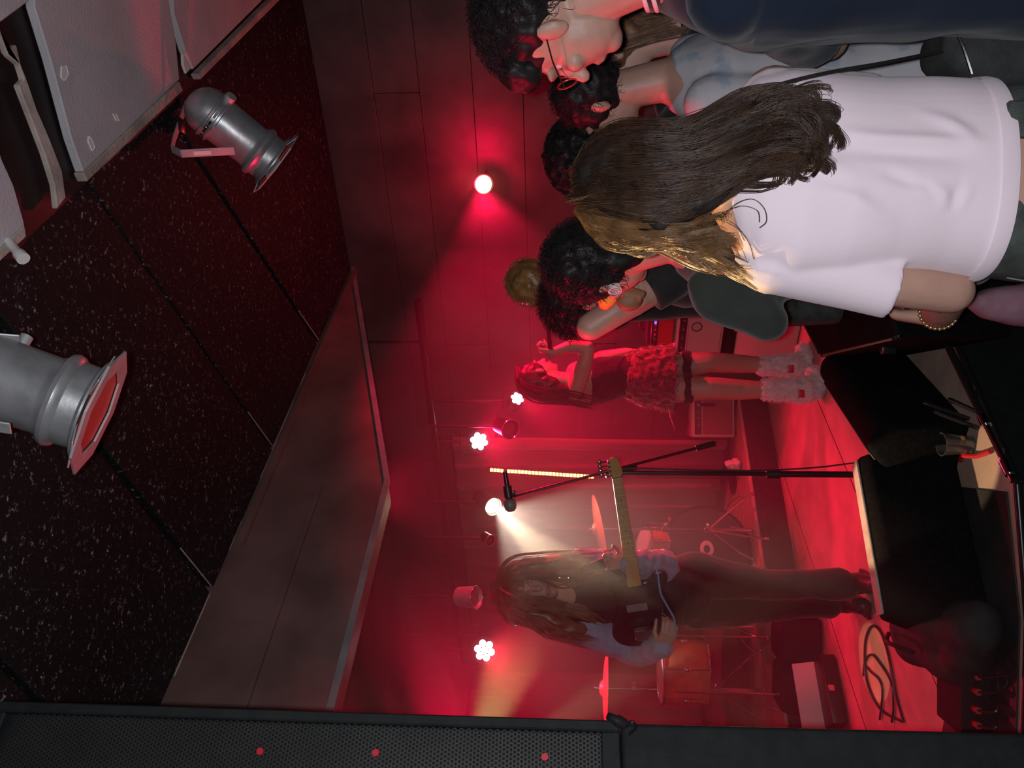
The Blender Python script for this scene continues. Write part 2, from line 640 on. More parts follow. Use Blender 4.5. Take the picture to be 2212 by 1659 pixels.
def strands(guides, n, r=0.0009, spread=0.012, wave=0.004, pts=22, sides=3, seed=1, short=0.25, clumps=0, tight=0.3):
    """locks of hair: tubes blended between neighbouring guide curves, gathered in clumps"""
    rg = random.Random(seed)
    g = [spline(q, pts) for q in guides]
    mb = MB()
    clumps = clumps or max(8, n // 16)
    cl = []
    for _ in range(clumps):
        cl.append((rg.random() * (len(g) - 1), V((rg.gauss(0, 1), rg.gauss(0, 1), rg.gauss(0, 1))) * spread, rg.random() * 6.28, 2.5 + rg.random() * 4.0,
                   V((rg.gauss(0, 1), rg.gauss(0, 1), rg.gauss(0, 1))) * wave, 1 - rg.random() * short))
    for q_ in range(n):
        k, off, ph, fr, wv, end = cl[q_ % clumps]
        own = V((rg.gauss(0, 1), rg.gauss(0, 1), rg.gauss(0, 1))) * spread * tight
        k = min(max(k + rg.gauss(0, 0.07), 0), len(g) - 1.0001)
        i = int(k)
        u = k - i
        j = min(i + 1, len(g) - 1)
        end = min(1.0, end + rg.gauss(0, 0.03))
        path = []
        rad = []
        for q in range(pts):
            t = q / (pts - 1) * end * (pts - 1)
            a = int(min(t, pts - 2))
            f2 = t - a
            p = (g[i][a].lerp(g[i][a + 1], f2)).lerp(g[j][a].lerp(g[j][a + 1], f2), u)
            s = q / (pts - 1)
            path.append(p + off * (0.6 + 0.4 * s) + own * (1.25 - 0.75 * s) + wv * math.sin(ph + fr * s * 2) * (0.3 + s))
            rad.append(r * (1.0 if s < 0.7 else max(0.2, 1.0 - (s - 0.7) * 2.4)))
        mb.tube(path, rad, sides, cap=False)
    return mb


def fuzz(c, ax, ay, az, n, ln=0.03, r=0.0009, curl=0.5, seed=3, keep=None, sides=3, down=0.0):
    """short hairs standing on an ellipsoid"""
    rg = random.Random(seed)
    mb = MB()
    c = V(c)
    while n > 0:
        d = V((rg.gauss(0, 1), rg.gauss(0, 1), rg.gauss(0, 1))).normalized()
        if keep and not keep(d):
            continue
        n -= 1
        p = c + ax * d.x + ay * d.y + az * d.z
        o = (p - c).normalized()
        tg = o.cross(V((rg.gauss(0, 1), rg.gauss(0, 1), rg.gauss(0, 1)))).normalized()
        path = []
        l = ln * (0.6 + 0.8 * rg.random())
        for q in range(6):
            s = q / 5
            path.append(p + o * l * s * (1 - curl * s * 0.7) + tg * l * curl * math.sin(s * 2.6) + V((0, 0, -down * l * s * s)))
        mb.tube(path, [r, r, r, r * 0.9, r * 0.7, r * 0.3], sides, cap=False)
    return mb


# ---- human parts


def frame(yaw, pitch=0.0, tilt=0.0):
    """facing, right, up of somebody who looks along yaw (degrees, 0 = +X, 90 = +Y)"""
    a = math.radians(yaw)
    f = V((math.cos(a), math.sin(a), 0))
    r = V((math.sin(a), -math.cos(a), 0))
    u = V((0, 0, 1))
    q = Matrix.Rotation(math.radians(pitch), 3, r)
    f, u = q @ f, q @ u
    q = Matrix.Rotation(math.radians(tilt), 3, f)
    r, u = q @ r, q @ u
    return f, r, u


def head(mb, c, fr, s=1.0):
    """c = centre of the skull; returns feature points"""
    f, r, u = fr
    c = V(c)
    mb.ell(c + u * 0.025 * s - f * 0.012 * s, r * 0.076 * s, f * 0.094 * s, u * 0.09 * s)
    mb.ell(c - u * 0.035 * s + f * 0.028 * s, r * 0.060 * s, f * 0.066 * s, u * 0.085 * s)
    mb.ell(c - u * 0.095 * s + f * 0.058 * s, r * 0.027 * s, f * 0.028 * s, u * 0.024 * s)
    mb.caps(c + f * 0.086 * s + u * 0.012 * s, c + f * 0.110 * s - u * 0.028 * s, 0.009 * s, 0.0135 * s, n=10)
    mb.ell(c + f * 0.082 * s + u * 0.026 * s, r * 0.050 * s, f * 0.016 * s, u * 0.010 * s)
    mb.ell(c + f * 0.086 * s - u * 0.062 * s, r * 0.024 * s, f * 0.013 * s, u * 0.007 * s)
    mb.ell(c + f * 0.083 * s - u * 0.073 * s, r * 0.021 * s, f * 0.013 * s, u * 0.007 * s)
    for k in (-1, 1):
        mb.ell(c + r * k * 0.036 * s + f * 0.066 * s - u * 0.025 * s, r * 0.024 * s, f * 0.022 * s, u * 0.020 * s)
        mb.ell(c + r * k * 0.077 * s - f * 0.006 * s - u * 0.010 * s, r * 0.010 * s, f * 0.017 * s, u * 0.031 * s)
        mb.ell(c + r * k * 0.086 * s - f * 0.012 * s - u * 0.004 * s, r * 0.006 * s, f * 0.014 * s, u * 0.026 * s)
    mb.caps(c - u * 0.06 * s - f * 0.02 * s, c - u * 0.19 * s - f * 0.035 * s, 0.054 * s, 0.060 * s)


def eyes(parent, c, fr, s=1.0):
    f, r, u = fr
    for k in (-1, 1):
        p = V(c) + r * k * 0.029 * s + f * 0.063 * s + u * 0.004 * s
        e = part('eye', MB().sph(p, 0.0125 * s), MT['eye'], parent, 180)
        part('pupil', MB().sph(p + f * 0.0085 * s, 0.0055 * s), MT['pupil'], e, 180)


def hand(mb, wr, d, n, side=1, s=1.0, curl=(0.5, 0.5, 0.5, 0.5), thumb=0.3, spread=0.06):
    """wr wrist, d direction of the fingers, n direction the palm faces"""
    wr, d = V(wr), V(d).normalized()
    n = V(n)
    n = (n - d * n.dot(d)).normalized()
    a = d.cross(n) * side
    mb.loft([(wr - d * 0.01 * s, a * 0.028 * s, n * 0.020 * s), (wr + d * 0.03 * s, a * 0.036 * s, n * 0.019 * s),
             (wr + d * 0.085 * s, a * 0.042 * s, n * 0.014 * s), (wr + d * 0.095 * s, a * 0.038 * s, n * 0.010 * s)], n=16)
    L = (0.92, 1.0, 0.95, 0.76)
    for i in range(4):
        p = wr + d * (0.088 - 0.004 * abs(i - 1)) * s + a * (1.5 - i) * 0.0205 * s
        dd = (d + a * (1.5 - i) * spread).normalized()
        ang = 0
        r = 0.0095 * s * (1 if i < 3 else 0.88)
        for q, sl in enumerate((0.045, 0.028, 0.022)):
            ang += curl[i] * (0.9 if q == 0 else 1.15)
            dr = (dd * math.cos(ang) + n * math.sin(ang)).normalized()
            p2 = p + dr * sl * L[i] * s
            mb.caps(p, p2, r, r * 0.9, n=10)
            p, r = p2, r * 0.9
    p = wr + d * 0.022 * s + a * 0.030 * s + n * 0.006 * s
    dr = (d * 0.75 + a * 0.6 + n * (0.2 + thumb)).normalized()
    p2 = p + dr * 0.042 * s
    mb.caps(p, p2, 0.014 * s, 0.0115 * s, n=10)
    dr = (d * 0.9 + a * (0.3 - thumb * 0.6) + n * (0.2 + thumb)).normalized()
    p3 = p2 + dr * 0.032 * s
    mb.caps(p2, p3, 0.0115 * s, 0.010 * s, n=10)
    mb.caps(p3, p3 + (dr + n * thumb * 0.5).normalized() * 0.022 * s, 0.010 * s, 0.0085 * s, n=10)

# ================================================================== the setting
# speckled ceiling over the audience: flat panels with open joints
seams = [(-3.3, 0.0), (-1.6, -0.1), (-0.82, -0.25), (0.0, -0.405), (0.894, -0.594), (1.757, 0.0)]
ceil = struct('ceiling', MB().prism([G(-3.4, 0.0, CEIL + 0.035), G(1.76, 0.0, CEIL + 0.035), G(1.76, 2.7, CEIL + 0.035), G(-3.4, 2.7, CEIL + 0.035)], V((0, 0, 0.05))), MT['gloss_black'])
for i in range(len(seams) - 1):
    (a0, k0), (a1, k1) = seams[i], seams[i + 1]
    g = 0.011
    dz = (0.0, 0.006, 0.0, 0.008, 0.003)[i]
    part('panel', MB().bprism([G(a0 + g, 0, CEIL + dz), G(a1 - g, 0, CEIL + dz), G(a1 - g + 2.6 * k1, 2.6, CEIL + dz), G(a0 + g + 2.6 * k0, 2.6, CEIL + dz)], V((0, 0, 0.03)), 0.004, 1), MT['ceil'], ceil, 0)
    if i in (1, 2, 3):
        # bare wood showing along the worn joint of the panel
        q0 = G(a1, 0.02, CEIL - 0.001)
        q1 = G(a1 + k1 * 0.33, 0.33, CEIL - 0.001)
        part('worn_edge', MB().cyl(q0, q1, 0.0032, 0.0024, 6), MT['board_edge'], ceil)
rg = random.Random(4)
for (a, ln) in ((-1.45, 0.10), (-1.2, 0.3), (-0.98, 0.14), (-0.62, 0.16), (-0.2, 0.34), (0.14, 0.22), (0.5, 0.1)):
    part('worn_edge', MB().cyl(G(a, 0.004, CEIL + 0.001), G(a + ln, 0.004, CEIL + 0.001), 0.003, 0.002, 6), MT['board_edge'], ceil)

# stage ceiling, bulkhead and its grey edge trim
struct('ceiling_stage', MB().prism([G(-3.4, -0.12, CEIL + 0.05), G(1.757, -0.12, CEIL + 0.05), G(1.757, -4.0, CEIL + 0.05), G(-3.4, -4.0, CEIL + 0.05)], V((0, 0, 0.05))), MT['wall'])
ZB = CAMZ + 0.77
KA = -0.212
struct('trim_1', MB().prism([G(-3.3, -0.001, CEIL + 0.04), G(-3.3, -0.001, ZB), G(KA, -0.001, ZB), G(1.757, -0.001, CEIL - 0.01), G(1.757, -0.001, CEIL + 0.04)], -E2 * 0.13), MT['fascia'])
t2 = MB()
for p0, p1 in ((G(-3.3, 0, ZB), G(KA, 0, ZB)), (G(KA, 0, ZB), G(1.757, 0, CEIL - 0.01))):
    dr = (p1 - p0).normalized()
    nn = E2.cross(dr).normalized()
    t2.box((p0 + p1) / 2 + E2 * 0.004, (p1 - p0).length, 0.012, 0.026, (dr, E2, nn))
struct('trim_2', t2, MT['trim'])
# shallow boards fixed on the bulkhead face
struct('trim_3', MB().box(G(-1.55, 0.008, CAMZ + 1.06), 2.6, 0.014, 0.016, (E1, E2, V((0, 0, 1)))), MT['fascia'])
struct('trim_4', MB().box(G(0.55, 0.012, CAMZ + 1.31), 2.3, 0.02, 0.03, (E1, E2, V((0, 0, 1)))), MT['fascia'])

# side wall behind stage and audience: wide horizontal boards
AW = 1.757
wr = struct('wall_right', MB().prism([G(AW + 0.03, 3.2, 0), G(AW + 0.03, -4.1, 0), G(AW + 0.03, -4.1, CEIL + 0.1), G(AW + 0.03, 3.2, CEIL + 0.1)], E1 * 0.06), MT['wall'])
z = 0.0
k = 0
while z < CEIL + 0.02:
    h = (0.30, 0.26, 0.32, 0.28)[k % 4]
    h = min(h, CEIL + 0.09 - z)
    split = (-0.6, 1.1, -2.1, 0.4)[k % 4]
    for b0, b1 in ((-4.05, split), (split, 3.15)):
        th = 0.024 + 0.002 * ((k * 7 + int(b0 * 3)) % 3)
        part('board', MB().bprism([G(AW + 0.03, b0 + 0.001, z + 0.001), G(AW + 0.03, b1 - 0.001, z + 0.001), G(AW + 0.03, b1 - 0.001, z + h - 0.001), G(AW + 0.03, b0 + 0.001, z + h - 0.001)], -E1 * th, 0.002, 1), MT['wall'], wr, 0)
    z += h
    k += 1
struct('wall_back', MB().prism([G(AW, -4.0, 0), G(-3.4, -4.0, 0), G(-3.4, -4.0, CEIL + 0.1), G(AW, -4.0, CEIL + 0.1)], -E2 * 0.08), MT['wall'])

# house floor, stage and drum riser
struct('floor', MB().prism([V((-6, -2.5, -0.05)), V((6, -2.5, -0.05)), V((6, 9.5, -0.05)), V((-6, 9.5, -0.05))], V((0, 0, 0.05))), MT['ground'])
s0, s1 = V((0.189, 2.976, 0)), V((-0.289, 2.546, 0))
sd = (s0 - s1).normalized()
L1 = s0 + sd * 1.55
L0 = PZ(2190, 1040, STZ)
La = PZ(2214, 1345, STZ)
Lb = PZ(2205, 1640, STZ)
stage_poly = [V(Lb), V(La), V(L0), L1, G(AW - 0.06, -0.1), G(AW - 0.06, -3.98), G(-3.3, -3.98)]
for p in stage_poly:
    p.z = 0
st = struct('floor_stage', MB().prism([p + V((0, 0, 0.002)) for p in stage_poly], V((0, 0, STZ - 0.022))), MT['black_wood'])
# wide painted sheets on the stage top, with joints, and the bright metal nosing
nA = V((sd.y, -sd.x, 0))
part('stage_top', MB().prism([p + V((0, 0, STZ - 0.02)) for p in stage_poly], V((0, 0, 0.02))), MT['floor'], st, 0)
jn = MB()
for b in (-0.35, -1.15):
    jn.box(G(-0.4, b, STZ + 0.0006), 3.9, 0.006, 0.001, (E1, E2, V((0, 0, 1))))
part('floor_joint', jn, MT['black_plastic'], st, 0)
for q0, q1 in ((L0, L1), (La, L0), (Lb, La)):
    q0, q1 = V((q0.x, q0.y, STZ - 0.01)), V((q1.x, q1.y, STZ - 0.01))
    part('nosing', MB().cyl(q0, q1, 0.012, n=12), MT['black_metal'], st)
RZ = STZ + 0.20
rp = [G(1.69, -1.02, STZ + 0.001), G(-1.25, -2.05, STZ + 0.001), G(-1.25, -3.9, STZ + 0.001), G(1.69, -3.9, STZ + 0.001)]
rs_ = thing('drum_riser', 'low black carpeted drum riser across the back of the stage', 'riser', G(0, -2.5, STZ))
part('riser_body', MB().prism(rp, V((0, 0, 0.18))), MT['carpet'], rs_, 0)
part('riser_top', MB().bprism([p + V((0, 0, 0.18)) for p in rp], V((0, 0, 0.02)), 0.004, 1), MT['floor'], rs_, 0)

# folded stage curtains along the side wall and across the back


def curtain(pts, z0, z1, amp, fold, label):
    n = 0
    top = []
    path = spline(pts, 2)
    a, b = V(pts[0]), V(pts[1])
    dr = (b - a)
    ln = dr.length
    dr.normalize()
    nn = V((-dr.y, dr.x, 0))
    m = int(ln / 0.018)
    zs = [z0 + (z1 - z0) * i / 10 for i in range(11)]
    vs, fs = [], []
    for zi, zz in enumerate(zs):
        for i in range(m + 1):
            s = i / m * ln
            w_ = math.sin(s * 2 * math.pi / fold + 0.8 * math.sin(s * 3.1) + 0.25 * math.sin(zz * 2 + s))
            w2 = 0.3 * math.sin(s * 2 * math.pi / fold * 2.3 + zz)
            vs.append(a + dr * s + nn * amp * (w_ + w2) * (1.15 - 0.25 * zi / 10) + V((0, 0, zz - a.z)))
    for zi in range(10):
        for i in range(m):
            q = zi * (m + 1) + i
            fs.append((q, q + 1, q + m + 2, q + m + 1))
    t = thing('curtain', label, 'curtain', (a + b) / 2)
    me = MB().add(vs, fs).mesh('cloth', 180)
    o = part('cloth', me, MT['curtain'], t)
    sm = o.modifiers.new('thick', 'SOLIDIFY')
    sm.thickness = 0.004
    part('rail', MB().cyl(a + V((0, 0, z1 + 0.012 - a.z)), b + V((0, 0, z1 + 0.012 - a.z)), 0.012), MT['black_metal'], t)
    return t


curtain([G(1.60, -1.30, 0), G(1.60, -3.55, 0)], STZ + 0.26, CAMZ + 0.78, 0.035, 0.21, 'dark red folded stage curtain behind the drum kit and the singer')
curtain([G(1.35, -3.82, 0), G(-1.6, -3.82, 0)], STZ + 0.26, CAMZ + 0.78, 0.035, 0.24, 'red lit folded curtain across the back of the stage at far left')

# pipe the stage lamps hang from
pipe = thing('lighting_pipe', 'black ceiling pipe the stage lamps hang from', 'pipe', G(1.35, -1.8, CAMZ + 0.86))
part('tube', MB().cyl(G(1.35, 0.0, CAMZ + 0.86), G(1.35, -3.7, CAMZ + 0.86), 0.024), MT['black_metal'], pipe)
for b in (-0.3, -1.3, -2.3, -3.3):
    part('hanger', MB().cyl(G(1.35, b, CAMZ + 0.86), G(1.35, b, CEIL + 0.06), 0.008), MT['black_metal'], pipe)

# haze over the stage
hz = MB().prism([G(-3.0, 0.4, STZ + 0.01), G(AW - 0.5, 0.4, STZ + 0.01), G(AW - 0.5, 0.8, STZ + 0.01), G(AW - 0.07, 0.8, STZ + 0.01), G(AW - 0.07, -3.9, STZ + 0.01), G(-3.0, -3.9, STZ + 0.01)], V((0, 0, CEIL - STZ)))
hm = bpy.data.materials.new('stage_haze')
hm.use_nodes = True
nt = hm.node_tree
nt.nodes.remove(nt.nodes['Principled BSDF'])
vsn = nt.nodes.new('ShaderNodeVolumeScatter')
vsn.inputs['Color'].default_value = (0.95, 0.92, 0.9, 1)
vsn.inputs['Density'].default_value = 0.078
vsn.inputs['Anisotropy'].default_value = 0.35
nt.links.new(vsn.outputs[0], nt.nodes['Material Output'].inputs['Volume'])
ho = part('haze', hz, hm, None, 0)
tag(ho, 'thin smoke hanging over the stage', 'haze', None, 'stuff')

# ================================================================== grey boards fixed under the ceiling at upper right
ZG = CAMZ + 1.305


def board(px, th=0.025, z=ZG):
    return MB().bprism([PZ(x, y, z) for x, y in px], V((0, 0, th)), 0.003, 1)


gb = thing('ceiling_duct_casing', 'grey painted boards with black gaps, fixed under the speckled ceiling', 'ceiling panel', PZ(230, 120, ZG))
part('back_panel', MB().prism([PZ(x, y, ZG + 0.03) for x, y in ((-150, -200), (-150, 560), (28, 560), (62, 512), (190, 392), (403, 195), (625, -30), (800, -200))], V((0, 0, 0.012))), MT['gloss_black'], gb, 0)
part('board', board([(70, -120), (75, 15), (110, 130), (135, 225), (155, 300), (180, 372), (388, 172), (380, 90), (362, -10), (355, -120)]), MT['board'], gb, 0)
part('board', board([(366, -120), (376, 30), (400, 108), (418, 150), (588, -20), (690, -120)]), MT['board'], gb, 0)
part('board', board([(-150, 120), (-150, 560), (-6, 562), (57, 508), (52, 478), (30, 400), (5, 345), (-40, 200)]), MT['board'], gb, 0)
part('board', board([(-150, -160), (-120, 90), (5, 46), (64, 2), (60, -120)]), MT['board'], gb, 0)
part('edge_batten', board([(180, 374), (189, 393), (396, 196), (388, 176)], 0.03, ZG - 0.006), MT['board_edge'], gb, 0)
part('edge_batten', board([(428, 160), (434, 172), (640, -35), (620, -35)], 0.03, ZG - 0.006), MT['board_edge'], gb, 0)
part('edge_batten', board([(-40, 600), (-4, 570), (58, 512), (54, 486), (-6, 545), (-40, 570)], 0.03, ZG - 0.006), MT['board_edge'], gb, 0)
part('torn_strip', board([(-30, 20), (2, 66), (18, 112), (36, 96), (46, 140), (58, 170), (80, 235), (108, 300), (135, 370), (143, 428), (124, 452), (118, 400), (96, 330), (70, 262), (40, 184), (52, 172), (42, 140), (20, 122), (0, 80)], 0.016, ZG - 0.002), MT['board_edge'], gb, 0)
part('torn_chip', board([(395, 115), (404, 130), (412, 150), (403, 160), (396, 140)], 0.01, ZG - 0.012), MT['white_paper'], gb, 0)
for q in ([(133, 142), (143, 140), (148, 160), (140, 176), (132, 168)], [(192, 292), (198, 300), (205, 318), (200, 328), (190, 305)], [(244, 246), (250, 244), (258, 262), (252, 262)]):
    part('paint_chip', board(q, 0.002, ZG - 0.0025), MT['white_paper'], gb, 0)
tag(part('pipe_stub', MB().lathe([(0, 0.011), (0.05, 0.011), (0.055, 0.015), (0.075, 0.015)], PZ(18, 522, ZG), PZ(48, 556, ZG - 0.05) - PZ(18, 522, ZG)), MT['white_paper'], None), 'short white pipe stub poking out below the corner of the grey boards', 'pipe')

# ================================================================== aluminium par cans


def par_can(label, front, axis, s, yoke, label_sticker=False, roll=0.0):
    front = V(front)
    z = V(axis).normalized()
    rear = front - z * 0.34 * s
    t = thing('par_can_lamp', label, 'stage lamp', rear, 'silver par cans under the ceiling')
    x, y, _ = basis(z)
    x, y = x * math.cos(roll) + y * math.sin(roll), y * math.cos(roll) - x * math.sin(roll)
    prof = []
    for i in range(9):
        a = math.pi / 2 * i / 8
        prof.append((0.078 - 0.078 * math.cos(a), 0.080 * math.sin(a) + 0.0005))
    prof += [(0.082, 0.081), (0.085, 0.087), (0.091, 0.088), (0.094, 0.082), (0.108, 0.082), (0.111, 0.088), (0.118, 0.088), (0.121, 0.079),
             (0.25, 0.077), (0.262, 0.082), (0.268, 0.091), (0.277, 0.094), (0.286, 0.091), (0.292, 0.084), (0.322, 0.083), (0.330, 0.098), (0.334, 0.098)]
    body = MB().lathe([(h * s, r * s) for h, r in prof], rear, z, 40, cap=True)
    part('can_body', body, MT['alu'], t, 35)
    part('cap_rivet', MB().sph(rear + z * 0.10 * s + x * 0.086 * s, 0.010 * s), MT['chrome'], t, 180)
    part('clamp_knob', MB().cyl(rear + z * 0.105 * s - y * 0.08 * s, rear + z * 0.105 * s - y * 0.105 * s, 0.018 * s, n=14), MT['alu_dull'], t)
    part('clamp_knob', MB().cyl(rear + z * 0.165 * s - x * 0.078 * s, rear + z * 0.165 * s - x * 0.10 * s, 0.012 * s, n=14), MT['alu_dull'], t)
    # cooling slots in the cap
    for q in range(5):
        a = q * 0.42 - 0.6
        d = x * math.cos(a) + y * math.sin(a)
        e = y * math.cos(a) - x * math.sin(a)
        part('vent_slot', MB().rbox(rear + z * 0.101 * s + d * 0.0815 * s, 0.003 * s, 0.022 * s, 0.008 * s, 0.001, 1, (d, e, z)), MT['black_plastic'], t)
    # octagonal colour frame in front
    fr_ = MB()
    outer = [rear + z * 0.345 * s + x * 0.128 * s * math.cos(math.pi / 8 + i * math.pi / 4) + y * 0.128 * s * math.sin(math.pi / 8 + i * math.pi / 4) for i in range(8)]
    inner = [rear + z * 0.345 * s + x * 0.088 * s * math.cos(math.pi / 8 + i * math.pi / 4) + y * 0.088 * s * math.sin(math.pi / 8 + i * math.pi / 4) for i in range(8)]
    o2 = [p + z * 0.004 * s for p in outer]
    i2 = [p + z * 0.004 * s for p in inner]
    fr_.rings([outer, o2, i2, inner], cap=False, closed=True)
    part('colour_frame', fr_, MT['alu_dull'], t, 30)
    part('red_filter', MB().cyl(rear + z * 0.338 * s, rear + z * 0.343 * s, 0.094 * s, n=24), MT['red_gel'], t)
    for i in range(4):
        a = math.pi / 4 + i * math.pi / 2 + math.pi / 8
        d = x * math.cos(a) + y * math.sin(a)
        e = y * math.cos(a) - x * math.sin(a)
        fl = MB().rbox(rear + z * 0.338 * s + d * 0.098 * s, 0.05 * s, 0.075 * s, 0.003 * s, 0.001, 1, ((d + z * 0.25).normalized(), e, (z - d * 0.25).normalized()))
        part('frame_clip', fl, MT['alu_dull'], t, 30)
    # yoke: a flat strap bent round the back of the can
    st_ = MB()
    pts = [V(p) for p in yoke]
    for i in range(len(pts) - 1):
        dr = (pts[i + 1] - pts[i])
        ln = dr.length
        dr.normalize()
        wv = (z - dr * z.dot(dr))
        wv = (pts[0] - pts[-1]).cross(pts[1] - pts[0]).normalized()
        th = dr.cross(wv).normalized()
        st_.rbox((pts[i] + pts[i + 1]) / 2, ln + 0.006, 0.028 * s, 0.004 * s, 0.0012, 1, (dr, wv, th))
    part('yoke', st_, MT['alu_dull'], t, 30)
    if label_sticker:
        dr = (pts[1] - pts[0]).normalized()
        wv = (pts[0] - pts[-1]).cross(pts[1] - pts[0]).normalized()
        th = dr.cross(wv).normalized()
        c = pts[0].lerp(pts[1], 0.60)
        for sg in (-1, 1):
            part('sticker', MB().box(c + th * sg * 0.0032, 0.055, 0.014, 0.0008, (dr, wv, th)), MT['white_paper'], t, 0)
    return t


ax1 = V((-118, 105, -150)).normalized()
fr1 = P(592, 352, 2.78)
par_can('smaller silver par can lamp with a bent strap yoke below the grey boards', fr1, ax1, 1.0,
        [P(505, 326, 2.62), P(392, 332, 2.58), P(372, 322, 2.60), P(376, 300, 2.63), P(402, 226, 2.78), P(412, 222, 2.80), P(505, 240, 2.86)], True)
part('yoke_clamp', MB().rbox(P(384, 272, 2.70), 0.05, 0.05, 0.035, 0.004).cyl(P(384, 272, 2.70), V((P(384, 272, 2.70).x, 2.70, CEIL)), 0.008), MT['black_metal'], bpy.data.objects['par_can_lamp'])
ax2 = V((-0.34, 0.30, -0.86)).normalized()
fr2 = P(208, 888, 1.60)
par_can('larger silver par can lamp cut off by the edge of the picture', fr2, ax2, 1.06,
        [P(20, 925, 1.42), P(-150, 900, 1.38), P(-190, 860, 1.40), P(-190, 780, 1.44), P(-150, 720, 1.48), P(40, 735, 1.56)], False, 0.35)
for o in bpy.data.objects:
    if o.name == 'par_can_lamp.001':
        part('yoke_clamp', MB().rbox(P(-200, 820, 1.42), 0.05, 0.05, 0.035, 0.004).cyl(P(-200, 820, 1.42), V((P(-200, 820, 1.42).x, 1.42, CEIL)), 0.008), MT['black_metal'], o)

# ================================================================== speaker tower at the left of the room
Wd = V((-0.80, -0.60, 0)).normalized()     # along the cabinet front, away from the stage
Sd = V((-0.60, 0.80, 0)).normalized()      # towards the back of the cabinets
Zv = V((0, 0, 1))


def hexgrille(o, U, Wv, N, nu, nv, pitch, depth=0.004):
    mb = MB()
    vs, fs = [], []
    for j in range(nv):
        for i in range(nu):
            c = o + U * (pitch * (i + 0.5 * (j % 2))) + Wv * (pitch * 0.866 * j)
            b = len(vs)
            for rr, dd in ((0.5774, 0.0), (0.40, 0.0), (0.40, -depth)):
                for k in range(6):
                    a = math.pi / 6 + k * math.pi / 3
                    vs.append(c + U * (pitch * rr * math.cos(a)) + Wv * (pitch * rr * math.sin(a)) + N * dd)
            for k in range(6):
                k2 = (k + 1) % 6
                fs.append((b + k, b + k2, b + 6 + k2, b + 6 + k))
                fs.append((b + 6 + k, b + 6 + k2, b + 12 + k2, b + 12 + k))
    return mb.add(vs, fs)


cb = P(1338, 1556, 1.50)
ctp = P(0, 1513, 1.50)
lean = (ctp - cb).normalized()
H1 = (ctp - cb).length
Nf = -Sd
ptop = thing('loudspeaker', 'tall black loudspeaker with a perforated grey steel grille, stacked on the subwoofer', 'loudspeaker', cb)
lw = V(Wd)
poly = [cb, cb + lw * 0.52, cb + lw * 0.52 + lean * H1, cb + lean * H1]
part('cabinet', MB().bprism([p + Sd * 0.02 for p in poly], Sd * 0.42, 0.008, 2), MT['black_wood'], ptop, 30)
fm = MB()
fw_ = 0.020
for a_, b_, c_, d_ in (((0, 0), (fw_, 0), (fw_, 1), (0, 1)), ((0.5, 0), (0.52, 0), (0.52, 1), (0.5, 1))):
    fm.bprism([cb + lw * u + lean * H1 * v for u, v in (a_, b_, c_, d_)], Sd * 0.03, 0.003, 1)
fm.bprism([cb + lw * fw_, cb + lw * 0.5, cb + lw * 0.5 + lean * 0.035, cb + lw * fw_ + lean * 0.035], Sd * 0.03, 0.003, 1)
fm.bprism([cb + lw * fw_ + lean * (H1 - 0.02), cb + lw * 0.5 + lean * (H1 - 0.02), cb + lw * 0.5 + lean * H1, cb + lw * fw_ + lean * H1], Sd * 0.03, 0.003, 1)
part('front_frame', fm, MT['black_wood'], ptop, 30)
go = cb + lw * (fw_ + 0.004) + lean * 0.039 + Sd * 0.012
pt = 0.0078
gr = part('grille', hexgrille(go, lw, lean, Nf, int(0.47 / pt), int((H1 - 0.07) / (pt * 0.866)), pt), MT['grille'], ptop, 0)
gr['kind'] = 'stuff'
part('grille_cloth', MB().box(cb + lw * 0.26 + lean * H1 / 2 + Sd * 0.022, 0.49, 0.003, H1 - 0.03, (lw, Sd, lean)), MT['black_cloth'], ptop, 0)
for (x, y) in ((563, 1624), (812, 1627), (1177, 1636)):
    q = PL(x, y, go, Nf)
    part('grille_screw', MB().cyl(q - Sd * 0.005, q + Sd * 0.004, 0.0065, n=12), MT['foil'], ptop)
sub = thing('subwoofer', 'plain black subwoofer cabinet carrying the grilled loudspeaker', 'subwoofer', V((cb.x, cb.y, 0)))
sb = P(1350, 1560, 1.50)
sb.z = cb.z - 0.002
part('cabinet', MB().bprism([V((sb.x, sb.y, 0.012)), V((sb.x, sb.y, 0.012)) + Wd * 0.62, sb + Wd * 0.62, sb.copy()], Sd * 0.55, 0.010, 3), MT['black_wood'], sub, 30)
for u in (0.06, 0.56):
    for v in (0.06, 0.45):
        q = V((sb.x, sb.y, 0)) + Wd * u + Sd * v
        part('foot', MB().cyl(q, q + Zv * 0.012, 0.02), MT['black_plastic'], sub)
plug = part('plug', MB().lathe([(0, 0.006), (0.004, 0.010), (0.02, 0.011), (0.026, 0.008), (0.04, 0.007)], P(1352, 1566, 1.46), V((0.5, -0.3, 0.8))).tube(spline([P(1350, 1566, 1.46), P(1366, 1558, 1.44), P(1372, 1572, 1.45), P(1360, 1586, 1.47)], 14), 0.0025), MT['black_plastic'])
tag(plug, 'small black cable plug lying on the top edge of the subwoofer', 'plug')

# ================================================================== people


def person(label, base, group=None):
    t = thing('person', label, 'person', base, group)
    return t


def px(lst, d):
    return [P(q[0], q[1], q[2] if len(q) > 2 else d) for q in lst]


